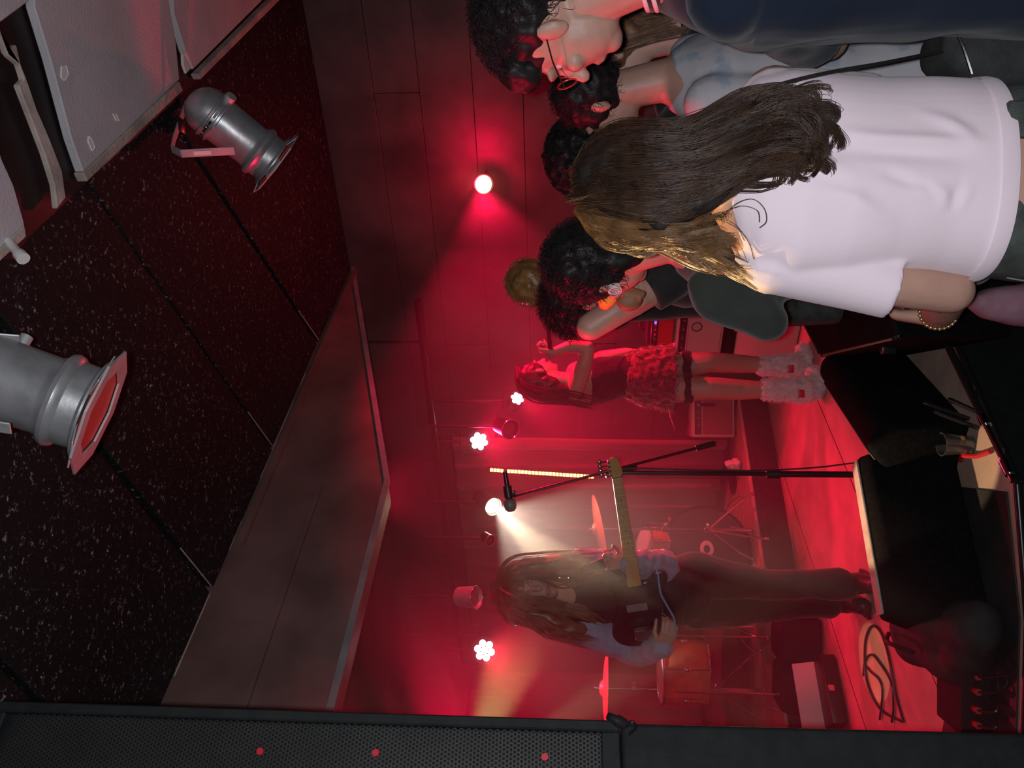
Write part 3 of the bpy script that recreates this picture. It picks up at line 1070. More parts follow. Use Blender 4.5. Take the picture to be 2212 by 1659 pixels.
def fluffy(mb_pts, n, ln, r, seed, mesh_co, mesh_no, curl=0.8, down=0.3):
    rg = random.Random(seed)
    mb = MB()
    m = len(mesh_co)
    for _ in range(n):
        i = rg.randrange(m)
        p = V(mesh_co[i])
        o = V(mesh_no[i])
        tg = o.cross(V((rg.gauss(0, 1), rg.gauss(0, 1), rg.gauss(0, 1)))).normalized()
        l = ln * (0.6 + 0.8 * rg.random())
        path = []
        for q in range(4):
            s = q / 3
            path.append(p + o * l * s * (1 - 0.5 * s) + tg * l * curl * s * s + V((0, 0, -down * l * s)))
        mb.tube(path, [r, r, r * 0.8, r * 0.3], 3, cap=False)
    return mb


def fur_from(me, n, ln, r, seed, **k):
    co = [v.co[:] for v in me.vertices]
    no = [v.normal[:] for v in me.vertices]
    return fluffy(None, n, ln, r, seed, co, no, **k)


# ------------------------------------------------------------------ guitarist
g = person('person with long sandy hair and blue-grey sleeves playing bass on stage', P(1850, 1275, 3.86))
gf = frame(-68, -10, -4)
gh = P(1143, 1277, 3.50)
f_, r_, u_ = gf
mb = MB()
head(mb, gh, gf, 1.0)
sh_r = P(1250, 1352, 3.58)      # his right shoulder
sh_l = P(1262, 1222, 3.66)      # his left shoulder
chest_c = P(1290, 1278, 3.64)
el_r = P(1378, 1404, 3.56)
wr_r = P(1432, 1398, 3.40)
el_l = P(1432, 1222, 3.60)
wr_l = P(1352, 1215, 3.42)
hip_c = P(1470, 1276, 3.76)
kn_l = P(1640, 1262, 3.74)
an_l = P(1800, 1262, 3.80)
kn_r = P(1640, 1312, 3.86)
an_r = P(1772, 1304, 3.96)
X = V((1, 0, 0))
Yv = V((0, 1, 0))
side = (sh_l - sh_r).normalized()
dep = V((-side.y, side.x, 0)).normalized()
mb.loft([(P(1228, 1280, 3.60), side * 0.07, dep * 0.06), (P(1248, 1280, 3.61), side * 0.155, dep * 0.085), (chest_c, side * 0.175, dep * 0.11),
         (P(1380, 1278, 3.70), side * 0.145, dep * 0.10), (P(1440, 1276, 3.74), side * 0.150, dep * 0.105), (P(1500, 1276, 3.77), side * 0.13, dep * 0.10)])
mb.chain([sh_r, el_r, wr_r], [0.055, 0.042, 0.028])
mb.chain([sh_l, el_l, wr_l], [0.055, 0.042, 0.028])
for hp, kn, an in ((P(1490, 1240, 3.74), kn_l, an_l), (P(1490, 1312, 3.78), kn_r, an_r)):
    mb.chain([hp, kn, an], [0.085, 0.055, 0.038])
hand(mb, wr_r, P(1448, 1362, 3.36) - wr_r, V((0.1, 0.9, 0.1)), 1, 0.95, (0.7, 0.8, 0.85, 0.9), 0.5)
hand(mb, wr_l, V((0.1, -0.3, 0.9)), V((0.5, -0.8, 0.0)), 1, 0.95, (0.9, 0.9, 0.9, 0.9), 0.6)
part('body', fuse(mb, 0.005, 5), MT['skin'], g)
eyes(g, gh, gf)
part('lips', MB().ell(gh + f_ * 0.093 - u_ * 0.0675, r_ * 0.022, f_ * 0.008, u_ * 0.008), MT['lips'], g, 180)
for k in (-1, 1):
    part('eyebrow', MB().tube(spline([gh + r_ * k * 0.014 + f_ * 0.097 + u_ * 0.024, gh + r_ * k * 0.032 + f_ * 0.094 + u_ * 0.030, gh + r_ * k * 0.05 + f_ * 0.08 + u_ * 0.024], 6), 0.0035, 6), MT['hair_blond'], g, 180)
# black tee
mb = MB()
mb.loft([(P(1206, 1280, 3.585), side * 0.072, dep * 0.07), (P(1224, 1280, 3.60), side * 0.100, dep * 0.08), (P(1246, 1280, 3.61), side * 0.165, dep * 0.10), (P(1285, 1278, 3.64), side * 0.170, dep * 0.125),
         (P(1380, 1277, 3.70), side * 0.150, dep * 0.118), (P(1440, 1276, 3.74), side * 0.158, dep * 0.125), (P(1475, 1276, 3.76), side * 0.165, dep * 0.13)])
part('tee_shirt', fuse(mb, 0.008, 4, wnoise(14, 0.010, (1, 1, 0.4))), MT['black_cloth'], g)
# sleeves of the shirt underneath
for nm, a, b, c in (('sleeve', sh_r, el_r, wr_r), ('sleeve', sh_l, el_l, wr_l)):
    mb = MB()
    a2 = a + (a - b).normalized() * 0.01
    mb.chain([a2, b, c + (c - b).normalized() * -0.01], [0.078, 0.072, 0.048])
    part(nm, fuse(mb, 0.006, 3, wnoise(26, 0.010, (1, 1, 1.3))), MT['blue_grey'], g)
mb = MB()
mb.loft([(P(1452, 1276, 3.75), side * 0.158, dep * 0.118), (P(1500, 1276, 3.77), side * 0.155, dep * 0.12), (P(1530, 1276, 3.78), side * 0.13, dep * 0.11)])
for hp, kn, an in ((P(1500, 1242, 3.74), kn_l, an_l), (P(1500, 1312, 3.78), kn_r, an_r)):
    mb.chain([hp, kn, an.lerp(kn, 0.35), an + V((0, 0, -0.03))], [0.105, 0.076, 0.062, 0.078])
part('trousers', fuse(mb, 0.008, 4, wnoise(13, 0.012, (1, 1, 0.6))), MT['black_cloth'], g)
for an in (an_l, an_r):
    b0 = V((an.x, an.y, STZ + 0.045))
    mb = MB()
    mb.chain([b0 + V((0.0, 0.06, 0)), b0 + V((0.02, -0.05, 0)), b0 + V((0.04, -0.18, -0.005))], [0.042, 0.045, 0.040])
    mb.box(b0 + V((0.02, -0.06, -0.032)), 0.08, 0.27, 0.022)
    mb.caps(b0, b0 + V((0, 0.02, 0.10)), 0.045, 0.042)
    so = part('shoe', fuse(mb, 0.005, 3), MT['leather'], g)
# hair: a mass over the skull and long locks to the shoulders
mb = MB()
mb.ell(gh + u_ * 0.035 - f_ * 0.02, r_ * 0.092, f_ * 0.108, u_ * 0.100)
mb.ell(gh - u_ * 0.03 - f_ * 0.065, r_ * 0.088, f_ * 0.06, u_ * 0.12)
for k in (-1, 1):
    mb.chain([gh + u_ * 0.05 + r_ * k * 0.078 + f_ * 0.01, gh + r_ * k * 0.098 + f_ * 0.035, gh - u_ * 0.12 + r_ * k * 0.125 + f_ * 0.03, gh - u_ * 0.24 + r_ * k * 0.14 + f_ * 0.02], [0.034, 0.042, 0.050, 0.025])
hb = part('hair', fuse(mb, 0.006, 4, wnoise(30, 0.014, (1, 1, 0.4))), MT['hair_blond'], g)


def hairline(k, w, q):
    """one lock from the parting down one side; k side, w how far back, q length"""
    return [gh + u_ * 0.128 + r_ * k * 0.004 - f_ * (w * 0.10 - 0.03), gh + u_ * 0.118 + r_ * k * 0.055 - f_ * (w * 0.11 - 0.06), gh + u_ * 0.06 + r_ * k * 0.10 - f_ * (w * 0.11 - 0.07),
            gh - u_ * 0.03 + r_ * k * (0.125) - f_ * (w * 0.10 - 0.07), gh - u_ * 0.13 + r_ * k * 0.155 - f_ * (w * 0.08 - 0.05), gh - u_ * (0.16 + q) + r_ * k * 0.175 - f_ * (w * 0.06 - 0.03)]


for k in (-1, 1):
    part('hair_strands', strands([hairline(k, w, q) for w, q in ((0.0, 0.12), (0.35, 0.15), (0.7, 0.15), (1.1, 0.14), (1.6, 0.12))], 900, 0.0012, 0.013, 0.012, 20, 3, 11 + k), MT['hair_blond'], hb, 180)
for k in (-1, 1):
    fg = [[gh + u_ * 0.12 + f_ * 0.05 + r_ * k * 0.01, gh + u_ * 0.075 + f_ * 0.10 + r_ * k * 0.045, gh + u_ * 0.0 + f_ * 0.105 + r_ * k * (0.066 - w), gh - u_ * 0.10 + f_ * 0.09 + r_ * k * (0.072 - w * 1.5), gh - u_ * 0.20 + f_ * 0.10 + r_ * k * (0.08 - w), gh - u_ * 0.30 + f_ * 0.09 + r_ * k * 0.10] for w in (0.0, 0.012, 0.024)]
    part('hair_strands', strands(fg, 260, 0.0012, 0.009, 0.012, 20, 3, 15 + k), MT['hair_blond'], hb, 180)
# flyaway curls at his left side
fz = MB()
rg = random.Random(5)
for _ in range(150):
    t = rg.random()
    p = gh - r_ * -1 * 0 + P(1150 + 70 * t, 1212 + rg.random() * 22, 3.55) - gh
    d = V((0.6 + rg.random() * 0.5, rg.gauss(0, 0.6), rg.gauss(0, 0.7))).normalized()
    path = [p + d * 0.035 * s + V((0, rg.gauss(0, 0.002), 0.012 * math.sin(s * 6 + t * 9))) for s in (0, 0.25, 0.5, 0.75, 1.0)]
    fz.tube(path, 0.0008, 3, cap=False)
part('loose_curls', fz, MT['hair_blond'], hb, 180)
# strap over the left shoulder
part_strap = MB()
sp = spline([P(1228, 1262, 3.50), P(1262, 1236, 3.50), P(1300, 1218, 3.47), P(1326, 1216, 3.43), P(1340, 1250, 3.40)], 18)
for i in range(len(sp) - 1):
    dr = (sp[i + 1] - sp[i])
    ln = dr.length
    dr.normalize()
    wv = dr.cross(V((0, 1, 0.2))).normalized()
    part_strap.box((sp[i] + sp[i + 1]) / 2, ln + 0.004, 0.045, 0.004, (dr, wv, dr.cross(wv)))

# bass guitar (held: a thing of its own)
gd = 3.40
n0 = P(1372, 1262, gd + 0.02)
n1 = P(1333, 1032, gd - 0.05)
ndir = (n1 - n0).normalized()
nup = (V((0, 0, 1)) - ndir * ndir.z).normalized()
nout = ndir.cross(nup).normalized()
if nout.y > 0:
    nout = -nout
gt = thing('bass_guitar', 'black bass guitar with a maple neck held by the long haired musician', 'guitar', P(1385, 1320, gd))
bc = P(1386, 1310, gd + 0.02)
out = []
prof = [(0.155, 0.02), (0.20, 0.085), (0.235, 0.125), (0.215, 0.155), (0.15, 0.145), (0.08, 0.115), (0.0, 0.115), (-0.08, 0.145), (-0.15, 0.155), (-0.205, 0.115), (-0.225, 0.03), (-0.215, -0.06), (-0.16, -0.135),
        (-0.08, -0.155), (0.0, -0.125), (0.07, -0.115), (0.13, -0.14), (0.17, -0.13), (0.17, -0.085), (0.135, -0.05), (0.13, -0.02)]
prof = spline([V((a, b, 0)) for a, b in prof + prof[:1]], 64)[:-1]
poly = [bc + ndir * (q.x * 0.80) + nup * (q.y * 0.92) + nout * 0.0 for q in prof]
part('guitar_body', MB().bprism(poly, -nout * 0.04, 0.008, 2), mat('black_lacquer', (0.012, 0.012, 0.012), 0.18, coat=0.6), gt, 35)
part('pickguard', MB().bprism([bc + ndir * a + nup * b + nout * 0.001 for a, b in ((0.10, 0.06), (0.10, -0.08), (-0.02, -0.09), (-0.10, -0.07), (-0.04, 0.02), (0.02, 0.07))], nout * 0.002, 0.0008, 1), MT['black_plastic'], gt, 0)
part('pickup', MB().rbox(bc + ndir * 0.0 + nup * 0.02 + nout * 0.006, 0.09, 0.032, 0.012, 0.003, 1, (nup, ndir, nout)), MT['pick_grey'], gt)
part('pickup', MB().rbox(bc - ndir * 0.07 + nup * 0.02 + nout * 0.006, 0.09, 0.022, 0.012, 0.003, 1, (nup, ndir, nout)), MT['black_plastic'], gt)
part('bridge', MB().rbox(bc - ndir * 0.125 + nup * 0.012 + nout * 0.008, 0.075, 0.045, 0.014, 0.002, 1, (nup, ndir, nout)), MT['chrome'], gt)
for a, b in ((-0.05, -0.085), (-0.085, -0.075), (-0.115, -0.06)):
    part('control_knob', MB().cyl(bc + ndir * a + nup * b + nout * 0.002, bc + ndir * a + nup * b + nout * 0.018, 0.0095, n=14), MT['chrome'], gt)
part('strap_button', MB().lathe([(0, 0.004), (0.01, 0.004), (0.012, 0.008), (0.016, 0.007)], bc - ndir * 0.178 - nup * 0.0 - nout * 0.02, -ndir), MT['chrome'], gt)
nk = MB()
nh = bc + ndir * 0.10 + nup * 0.015
nk.loft([(nh + nout * 0.004, nup * 0.031, nout * 0.012), (n1 + nout * 0.002, nup * 0.021, nout * 0.010)], n=14, p=3.5)
part('neck', nk, MT['maple'], gt, 40)
nl = (n1 - nh).length
for i in range(20):
    u = 1 - 0.5 ** (i / 12.0) * 1.0
    q = n1.lerp(nh, min(0.97, u * 1.42))
    wd_ = 0.021 + 0.010 * (q - n1).length / nl
    part('fret', MB().box(q + nout * 0.0142, 0.0016, wd_ * 1.9, 0.0014, (ndir, nup, nout)), MT['alu_dull'], gt, 0)
for u in (0.20, 0.35, 0.48, 0.60, 0.70):
    part('fret_dot', MB().cyl(n1.lerp(nh, u) + nout * 0.0125, n1.lerp(nh, u) + nout * 0.0145, 0.0035, n=10), MT['black_plastic'], gt)
hs = [V((a, b, 0)) for a, b in ((0, -0.022), (0.04, -0.034), (0.12, -0.030), (0.19, -0.020), (0.215, 0.0), (0.20, 0.026), (0.15, 0.040), (0.06, 0.040), (0.02, 0.030), (0, 0.022))]
part('headstock', MB().bprism([n1 + ndir * q.x * 0.42 + nup * q.y * 0.8 for q in hs], -nout * 0.014, 0.003, 1), MT['maple'], gt, 35)
for i in range(4):
    q = n1 + ndir * (0.015 + 0.019 * i) + nup * 0.024
    tp = part('tuning_peg', MB().cyl(q - nout * 0.02, q + nout * 0.01, 0.006, n=10).cyl(q - nout * 0.014, q + nup * 0.03 - nout * 0.014, 0.004, n=8).ell(q + nup * 0.038 - nout * 0.014, ndir * 0.010, nout * 0.003, nup * 0.011, 10, 5), MT['chrome'], gt)
for i in range(4):
    off = nup * (0.012 - 0.008 * i)
    part('string', MB().cyl(bc - ndir * 0.125 + nup * 0.012 + off * 1.4 + nout * 0.018, n1 + off + nout * 0.016, 0.0008, n=5), MT['chrome'], gt)
tag(part('guitar_strap', part_strap, MT['leather'], gt), None, None)
# strap end cuff over the neck heel
cable = spline([P(1415, 1222, 3.40), P(1421, 1240, 3.37), P(1424, 1262, 3.36), P(1428, 1284, 3.35), P(1442, 1310, 3.34), P(1456, 1336, 3.34), P(1459, 1362, 3.35), P(1462, 1372, 3.36)], 40)
tag(part('instrument_cable', MB().tube(cable, 0.0042, 8), MT['blue_cable']), 'light blue instrument cable curving under the bass guitar', 'cable')

# ------------------------------------------------------------------ singer
s_ = person('person in a black crop top, red fuzzy skirt and white furry boots, singing', P(1750, 830, 4.5))
sf = frame(28, -2, 0)
f_, r_, u_ = sf
sh = P(1163, 812, 4.48)
D = 4.5
mb = MB()
head(mb, sh, sf, 0.93)
sn = P(1232, 832, 4.5)          # near shoulder
fs_ = P(1236, 790, 4.68)        # far shoulder
el = P(1268, 752, 4.36)
wrs = P(1196, 760, 4.34)
sd2 = V((0.5, -0.87, 0)).normalized()
fd2 = V((0.87, 0.5, 0)).normalized()
mb.loft([(P(1222, 826, 4.56), sd2 * 0.06, fd2 * 0.06), (P(1236, 830, 4.56), sd2 * 0.15, fd2 * 0.085), (P(1262, 828, 4.56), sd2 * 0.155, fd2 * 0.105), (P(1295, 822, 4.56), sd2 * 0.14, fd2 * 0.11),
         (P(1345, 814, 4.56), sd2 * 0.115, fd2 * 0.095), (P(1385, 814, 4.56), sd2 * 0.14, fd2 * 0.115), (P(1440, 814, 4.56), sd2 * 0.15, fd2 * 0.12)])
mb.chain([P(1240, 848, 4.44), P(1262, 790, 4.36), P(1270, 752, 4.34)], [0.052, 0.046, 0.038])
mb.chain([P(1270, 752, 4.34), P(1232, 748, 4.34), wrs], [0.037, 0.036, 0.024])
mb.chain([P(1240, 800, 4.70), P(1300, 770, 4.78), P(1350, 760, 4.70)], [0.045, 0.036, 0.025])
hand(mb, wrs, V((0.1, 0.1, 0.9)), V((0.6, 0.1, 0.2)), 1, 0.85, (1.1, 1.1, 1.1, 1.1), 0.8)
hand(mb, P(1350, 760, 4.70), V((-0.2, -0.4, -0.7)), V((0.2, 0.4, -0.2)), -1, 0.85)
nl_, fl_ = P(1690, 838, 4.42), P(1675, 788, 4.62)
mb.chain([P(1445, 840, 4.52), P(1530, 838, 4.46), P(1600, 842, 4.48), P(1700, 842, 4.46)], [0.088, 0.064, 0.058, 0.038])
mb.chain([P(1445, 792, 4.62), P(1530, 782, 4.60), P(1600, 786, 4.66), P(1685, 790, 4.66)], [0.082, 0.060, 0.054, 0.038])
part('body', fuse(mb, 0.005, 5), MT['skin'], s_)
eyes(s_, sh, sf, 0.93)
part('lips', MB().ell(sh + f_ * 0.086 - u_ * 0.062, r_ * 0.019, f_ * 0.008, u_ * 0.008), MT['lips'], s_, 180)
mb = MB()
mb.loft([(P(1276, 826, 4.56), sd2 * 0.155, fd2 * 0.118), (P(1300, 822, 4.56), sd2 * 0.150, fd2 * 0.122), (P(1345, 814, 4.56), sd2 * 0.128, fd2 * 0.108), (P(1368, 814, 4.56), sd2 * 0.135, fd2 * 0.112)])
part('crop_top', fuse(mb, 0.006, 3, wnoise(20, 0.006)), MT['black_cloth'], s_)
mb = MB()
mb.loft([(P(1352, 814, 4.56), sd2 * 0.135, fd2 * 0.120), (P(1385, 814, 4.56), sd2 * 0.165, fd2 * 0.150), (P(1420, 816, 4.56), sd2 * 0.180, fd2 * 0.165), (P(1450, 818, 4.56), sd2 * 0.195, fd2 * 0.178)], n=36)
skm = fuse(mb, 0.007, 2, wnoise(28, 0.018))
sk = part('skirt', skm, MT['red_fur'], s_)
part('skirt_fuzz', fur_from(skm, 2600, 0.022, 0.0012, 3), MT['red_fur'], sk, 180)
part('trailing_ribbon', MB().loft([(P(1445, 884, 4.40), V((0.012, 0, 0)), V((0, 0.012, 0))), (P(1450, 905, 4.40), V((0.016, 0, 0.01)), V((0, 0.010, 0))), (P(1458, 930, 4.40), V((0.004, 0, 0)), V((0, 0.004, 0)))], n=10), MT['red_fur'], sk)
for c, r0 in ((P(1484, 840, 4.50), 0.083), (P(1480, 787, 4.61), 0.076)):
    mb = MB()
    pth = []
    for i in range(28):
        a = i / 28 * 2 * math.pi
        pth.append(c + V((r0 * math.cos(a), r0 * math.sin(a), 0.004 * math.sin(6 * a))))
    gm = MB()
    gm.rings([[p + V((0, 0, 0.024)), p + (p - c) * 0.06 + V((0, 0, 0.0)), p - V((0, 0, 0.024)), p - (p - c) * 0.05] for p in pth], cap=False, closed=True)
    part('garter', gm, MT['black_cloth'], s_, 60)
for a, b, tz, rr in ((P(1655, 842, 4.47), P(1700, 842, 4.46), V((0.06, 0.05, 0)), 0.058), (P(1648, 790, 4.66), P(1685, 790, 4.66), V((0.06, 0.05, 0)), 0.055)):
    foot = V((b.x, b.y, STZ + 0.05))
    mb = MB()
    mb.chain([a, a.lerp(foot, 0.5), foot + V((0, 0, 0.05))], [rr * 0.98, rr * 1.12, rr * 1.22])
    mb.chain([foot, foot + V((0.09, 0.03, -0.008))], [rr * 0.85, rr * 0.72])
    mb.cyl(foot + V((0.03, 0.01, -0.048)), foot + V((0.03, 0.01, 0)), 0.055)
    bm_ = fuse(mb, 0.006, 2, wnoise(36, 0.010))
    bo = part('furry_boot', bm_, MT['white_fur'], s_)
    part('fur', fur_from(bm_, 2400, 0.020, 0.0010, 9), MT['white_fur'], bo, 180)
    part('boot_buckle', MB().rbox(foot + V((-0.02, -0.066, 0.085)), 0.045, 0.012, 0.035, 0.004), MT['foil'], bo)
# hair: long and dark, swept over the shoulder
mb = MB()
mb.ell(sh + u_ * 0.028 - f_ * 0.022, r_ * 0.086, f_ * 0.098, u_ * 0.096)
mb.ell(sh - u_ * 0.04 - f_ * 0.06, r_ * 0.075, f_ * 0.055, u_ * 0.10)
mb.chain([sh - u_ * 0.06 - f_ * 0.075, sh - u_ * 0.16 - f_ * 0.09, sh - u_ * 0.24 - f_ * 0.12], [0.055, 0.045, 0.02])
shb = part('hair', fuse(mb, 0.006, 4, wnoise(30, 0.006)), MT['hair_dark'], s_)
gd_ = []
for k in (-1.0, -0.5, 0.0, 0.5, 1.0):
    gd_.append([sh + u_ * 0.115 + f_ * 0.03 + r_ * k * 0.02, sh + u_ * 0.10 - f_ * 0.06 + r_ * k * 0.055, sh + u_ * 0.02 - f_ * 0.115 + r_ * k * 0.070, sh - u_ * 0.09 - f_ * 0.13 + r_ * k * 0.070,
                sh - u_ * 0.19 - f_ * 0.14 + r_ * k * 0.07, sh - u_ * 0.32 - f_ * 0.17 + r_ * k * 0.05])
part('hair_strands', strands(gd_, 600, 0.0011, 0.010, 0.007, 18, 3, 21), MT['hair_dark'], shb, 180)
# microphone in the raised hand
md0, md1 = P(1190, 774, 4.36), P(1184, 700, 4.26)
mi = thing('microphone', 'black hand microphone held up to the mouth of the singer', 'microphone', md0)
dm = (md1 - md0).normalized()
part('mic_handle', MB().lathe([(0.03, 0.015), (0.06, 0.016), (0.07, 0.013), (0.17, 0.0105), (0.20, 0.011)], md0, dm, 16), MT['black_metal'], mi)
part('mic_head', MB().sph(md0 + dm * 0.018, 0.025, 18, 12), MT['pick_grey'], mi, 180)
part('mic_cable', MB().tube(spline([md0 + dm * 0.20, md0 + dm * 0.23 + V((0.02, 0, -0.02)), P(1215, 715, 4.3), P(1235, 740, 4.32), P(1330, 742, 4.5)], 24), 0.003, 6), MT['black_plastic'], mi)

# ------------------------------------------------------------------ foreground woman
wo = person('person with long wavy brown hair in a pale pink tee shirt, back to the camera', V((0.40, 1.55, 0)))
wf = frame(96, -4, 3)
f_, r_, u_ = wf
wh = P(1372, 388, 1.56)
mb = MB()
head(mb, wh, wf, 1.0)
D = 1.55
mb.loft([(P(1540, 385, 1.55), X * 0.062, Yv * 0.06), (P(1590, 385, 1.55), X * 0.14, Yv * 0.075), (P(1660, 388, 1.55), X * 0.185, Yv * 0.105), (P(1850, 388, 1.55), X * 0.165, Yv * 0.11),
         (P(2000, 392, 1.55), X * 0.15, Yv * 0.105), (P(2150, 398, 1.55), X * 0.175, Yv * 0.125), (P(2350, 400, 1.55), X * 0.175, Yv * 0.13)])
shl = P(1672, 562, 1.56)
ell_ = P(2052, 628, 1.56)
wl = P(2022, 686, 1.80)
mb.chain([shl, P(1850, 600, 1.548), ell_], [0.046, 0.046, 0.044])
mb.chain([ell_ + V((0, 0.01, 0.0)), ell_.lerp(wl, 0.5), wl], [0.043, 0.040, 0.028])
hand(mb, wl, V((0.1, 0.6, 0.5)), V((0.9, 0, 0)), 1, 0.95, (0.8, 0.8, 0.8, 0.8), 0.5)
shr = P(1668, 206, 1.57)
elr = P(1990, 235, 1.80)
mb.chain([shr, elr], [0.056, 0.044])
wrr = elr + V((-0.02, 0.24, 0.04))
mb.chain([elr, wrr], [0.042, 0.028])
hand(mb, wrr, V((-0.1, 0.9, 0.2)), V((-0.7, 0, -0.3)), 1, 0.95)
LZ = -0.02
for k in (-1, 1):
    hp = V((0.40 + 0.085 * k, 1.56, 0.88))
    kn = V((0.41 + 0.095 * k, 1.53, 0.48))
    an = V((0.41 + 0.10 * k, 1.58, 0.09))
    mb.chain([hp, kn, an], [0.095, 0.058, 0.040])
    mb.caps(an + V((0, 0, -0.03)), an + V((0, 0.14, -0.05)), 0.036, 0.028)
part('body', fuse(mb, 0.006, 5), MT['skin'], wo)
# pink tee, folds modelled
mb = MB()
mb.loft([(P(1556, 380, 1.55), X * 0.075, Yv * 0.07), (P(1586, 378, 1.55), X * 0.140, Yv * 0.085), (P(1625, 378, 1.55), X * 0.182, Yv * 0.105), (P(1700, 385, 1.55), X * 0.200, Yv * 0.125),
         (P(1800, 388, 1.55), X * 0.193, Yv * 0.130), (P(1900, 384, 1.55), X * 0.183, Yv * 0.130), (P(2000, 384, 1.55), X * 0.182, Yv * 0.132), (P(2070, 390, 1.55), X * 0.184, Yv * 0.138), (P(2100, 394, 1.55), X * 0.184, Yv * 0.142),
         (P(2102, 394, 1.55), X * 0.178, Yv * 0.136)], n=48, p=2.25)
mb.sph(P(1668, 560, 1.56), 0.072)
mb.sph(P(1668, 226, 1.56), 0.070)
mb.cyl(P(1672, 562, 1.56), P(1928, 616, 1.545), 0.068, 0.063, 28)
mb.cyl(P(1668, 226, 1.56), P(1872, 226, 1.68), 0.068, 0.062, 28)


def bk(pts, d=1.415):
    return [P(x, y, d) for x, y in pts]


FD = [
    (bk([(1760, 590), (1850, 575), (1930, 520), (1985, 560)]), 0.010, 0.0160),
    (bk([(1740, 400), (1850, 430), (1930, 480), (1965, 530)]), 0.016, 0.0128),
    (bk([(1800, 420), (1880, 455), (1925, 500)]), 0.008, -0.0128),
    (bk([(2095, 405), (2080, 450), (2040, 510), (2020, 580)]), 0.009, 0.0160),
    (bk([(2080, 400), (2060, 460), (2010, 540)]), 0.011, -0.0144),
    (bk([(1800, 280), (1900, 295), (2020, 300), (2120, 305)]), 0.012, 0.0096),
    (bk([(1800, 320), (1950, 325), (2100, 340)]), 0.016, -0.0096),
    (bk([(1780, 210), (1900, 190)]), 0.010, 0.0128),
    (bk([(1720, 520), (1850, 560), (1960, 570)]), 0.009, 0.0128),
    (bk([(1700, 560), (1820, 570), (1900, 600)]), 0.010, -0.0128),
    (bk([(1930, 470), (1960, 500), (1990, 580)]), 0.007, 0.0144),
    (bk([(1990, 560), (2050, 590), (2090, 560)]), 0.008, 0.0128),
    (bk([(1960, 380), (2040, 420), (2070, 480)]), 0.012, 0.0112),
    (bk([(1900, 370), (2000, 400), (2050, 440)], 1.42), 0.010, -0.0080),
    (bk([(1770, 600), (1850, 640), (1900, 655)], 1.48), 0.008, 0.0096),
    (bk([(1700, 600), (1800, 620), (1900, 640)], 1.48), 0.008, -0.0096),
    (bk([(1690, 330), (1770, 350), (1860, 380)]), 0.018, 0.0080),
    (bk([(1960, 210), (2060, 260), (2110, 300)]), 0.012, 0.0096),
]
pk = part('tee_shirt', fuse(mb, 0.0055, 5, folds(FD, wnoise(6, 0.006))), MT['pink'], wo)
# sewn hem band
hemr = []
for i in range(72):
    a = i / 72 * 2 * math.pi
    c = P(2094, 394, 1.55)
    ct, st = math.cos(a), math.sin(a)
    q = c + X * 0.1865 * math.copysign(abs(ct) ** 0.89, ct) + Yv * 0.1445 * math.copysign(abs(st) ** 0.89, st)
    hemr.append(q)
hb2 = MB()
hb2.rings([[q + V((0, 0, 0.016)), q + (q - P(2094, 394, 1.55)) * 0.012, q - V((0, 0, 0.013)), q - (q - P(2094, 394, 1.55)) * 0.03] for q in hemr], cap=False, closed=True)
part('hem', hb2, MT['pink'], pk, 60)
# jeans
mb = MB()
mb.loft([(P(2105, 396, 1.55), X * 0.168, Yv * 0.118), (P(2200, 398, 1.55), X * 0.180, Yv * 0.13), (P(2300, 400, 1.55), X * 0.185, Yv * 0.14), (P(2420, 400, 1.55), X * 0.17, Yv * 0.125)], n=36)
for k in (-1, 1):
    hp = V((0.40 + 0.085 * k, 1.56, 0.84))
    kn = V((0.41 + 0.095 * k, 1.53, 0.48))
    an = V((0.41 + 0.10 * k, 1.58, 0.10))
    mb.chain([hp, kn, an], [0.105, 0.078, 0.075])
jn_ = part('jeans', fuse(mb, 0.008, 4, wnoise(9, 0.008)), MT['jeans'], wo)
part('back_pocket', MB().bprism([P(x, y, 1.413) for x, y in ((2180, 215), (2178, 290), (2290, 300), (2320, 258), (2290, 215))], V((0, 0.02, 0)), 0.004, 1), MT['jeans'], jn_)
for q in ([(2175, 600), (2212, 606), (2300, 615)], [(2180, 255), (2230, 240), (2300, 235)]):
    part('seam_stitching', MB().tube(spline(px(q, 1.42), 10), 0.0014, 5), MT['trim'], jn_)
for k in (-1, 1):
    b0 = V((0.41 + 0.10 * k, 1.58, 0.045))
    mb = MB()
    mb.chain([b0 + V((0, -0.05, 0)), b0 + V((0, 0.06, 0)), b0 + V((0, 0.17, -0.005))], [0.042, 0.045, 0.036])
    mb.box(b0 + V((0, 0.06, -0.032)), 0.08, 0.27, 0.024)
    part('shoe', fuse(mb, 0.007, 3), MT['black_cloth'], wo)
# beaded bracelet and the tattoo on the forearm
br = MB()
for i in range(26):
    a = i / 26 * 2 * math.pi
    c = wl.lerp(ell_, 0.22)
    ax_ = (wl - ell_).normalized()
    bx, by, _ = basis(ax_)
    br.sph(c + bx * 0.036 * math.cos(a) + by * 0.036 * math.sin(a), 0.0046, 8, 5)
part('beaded_bracelet', br, MT['gold'], wo, 180)
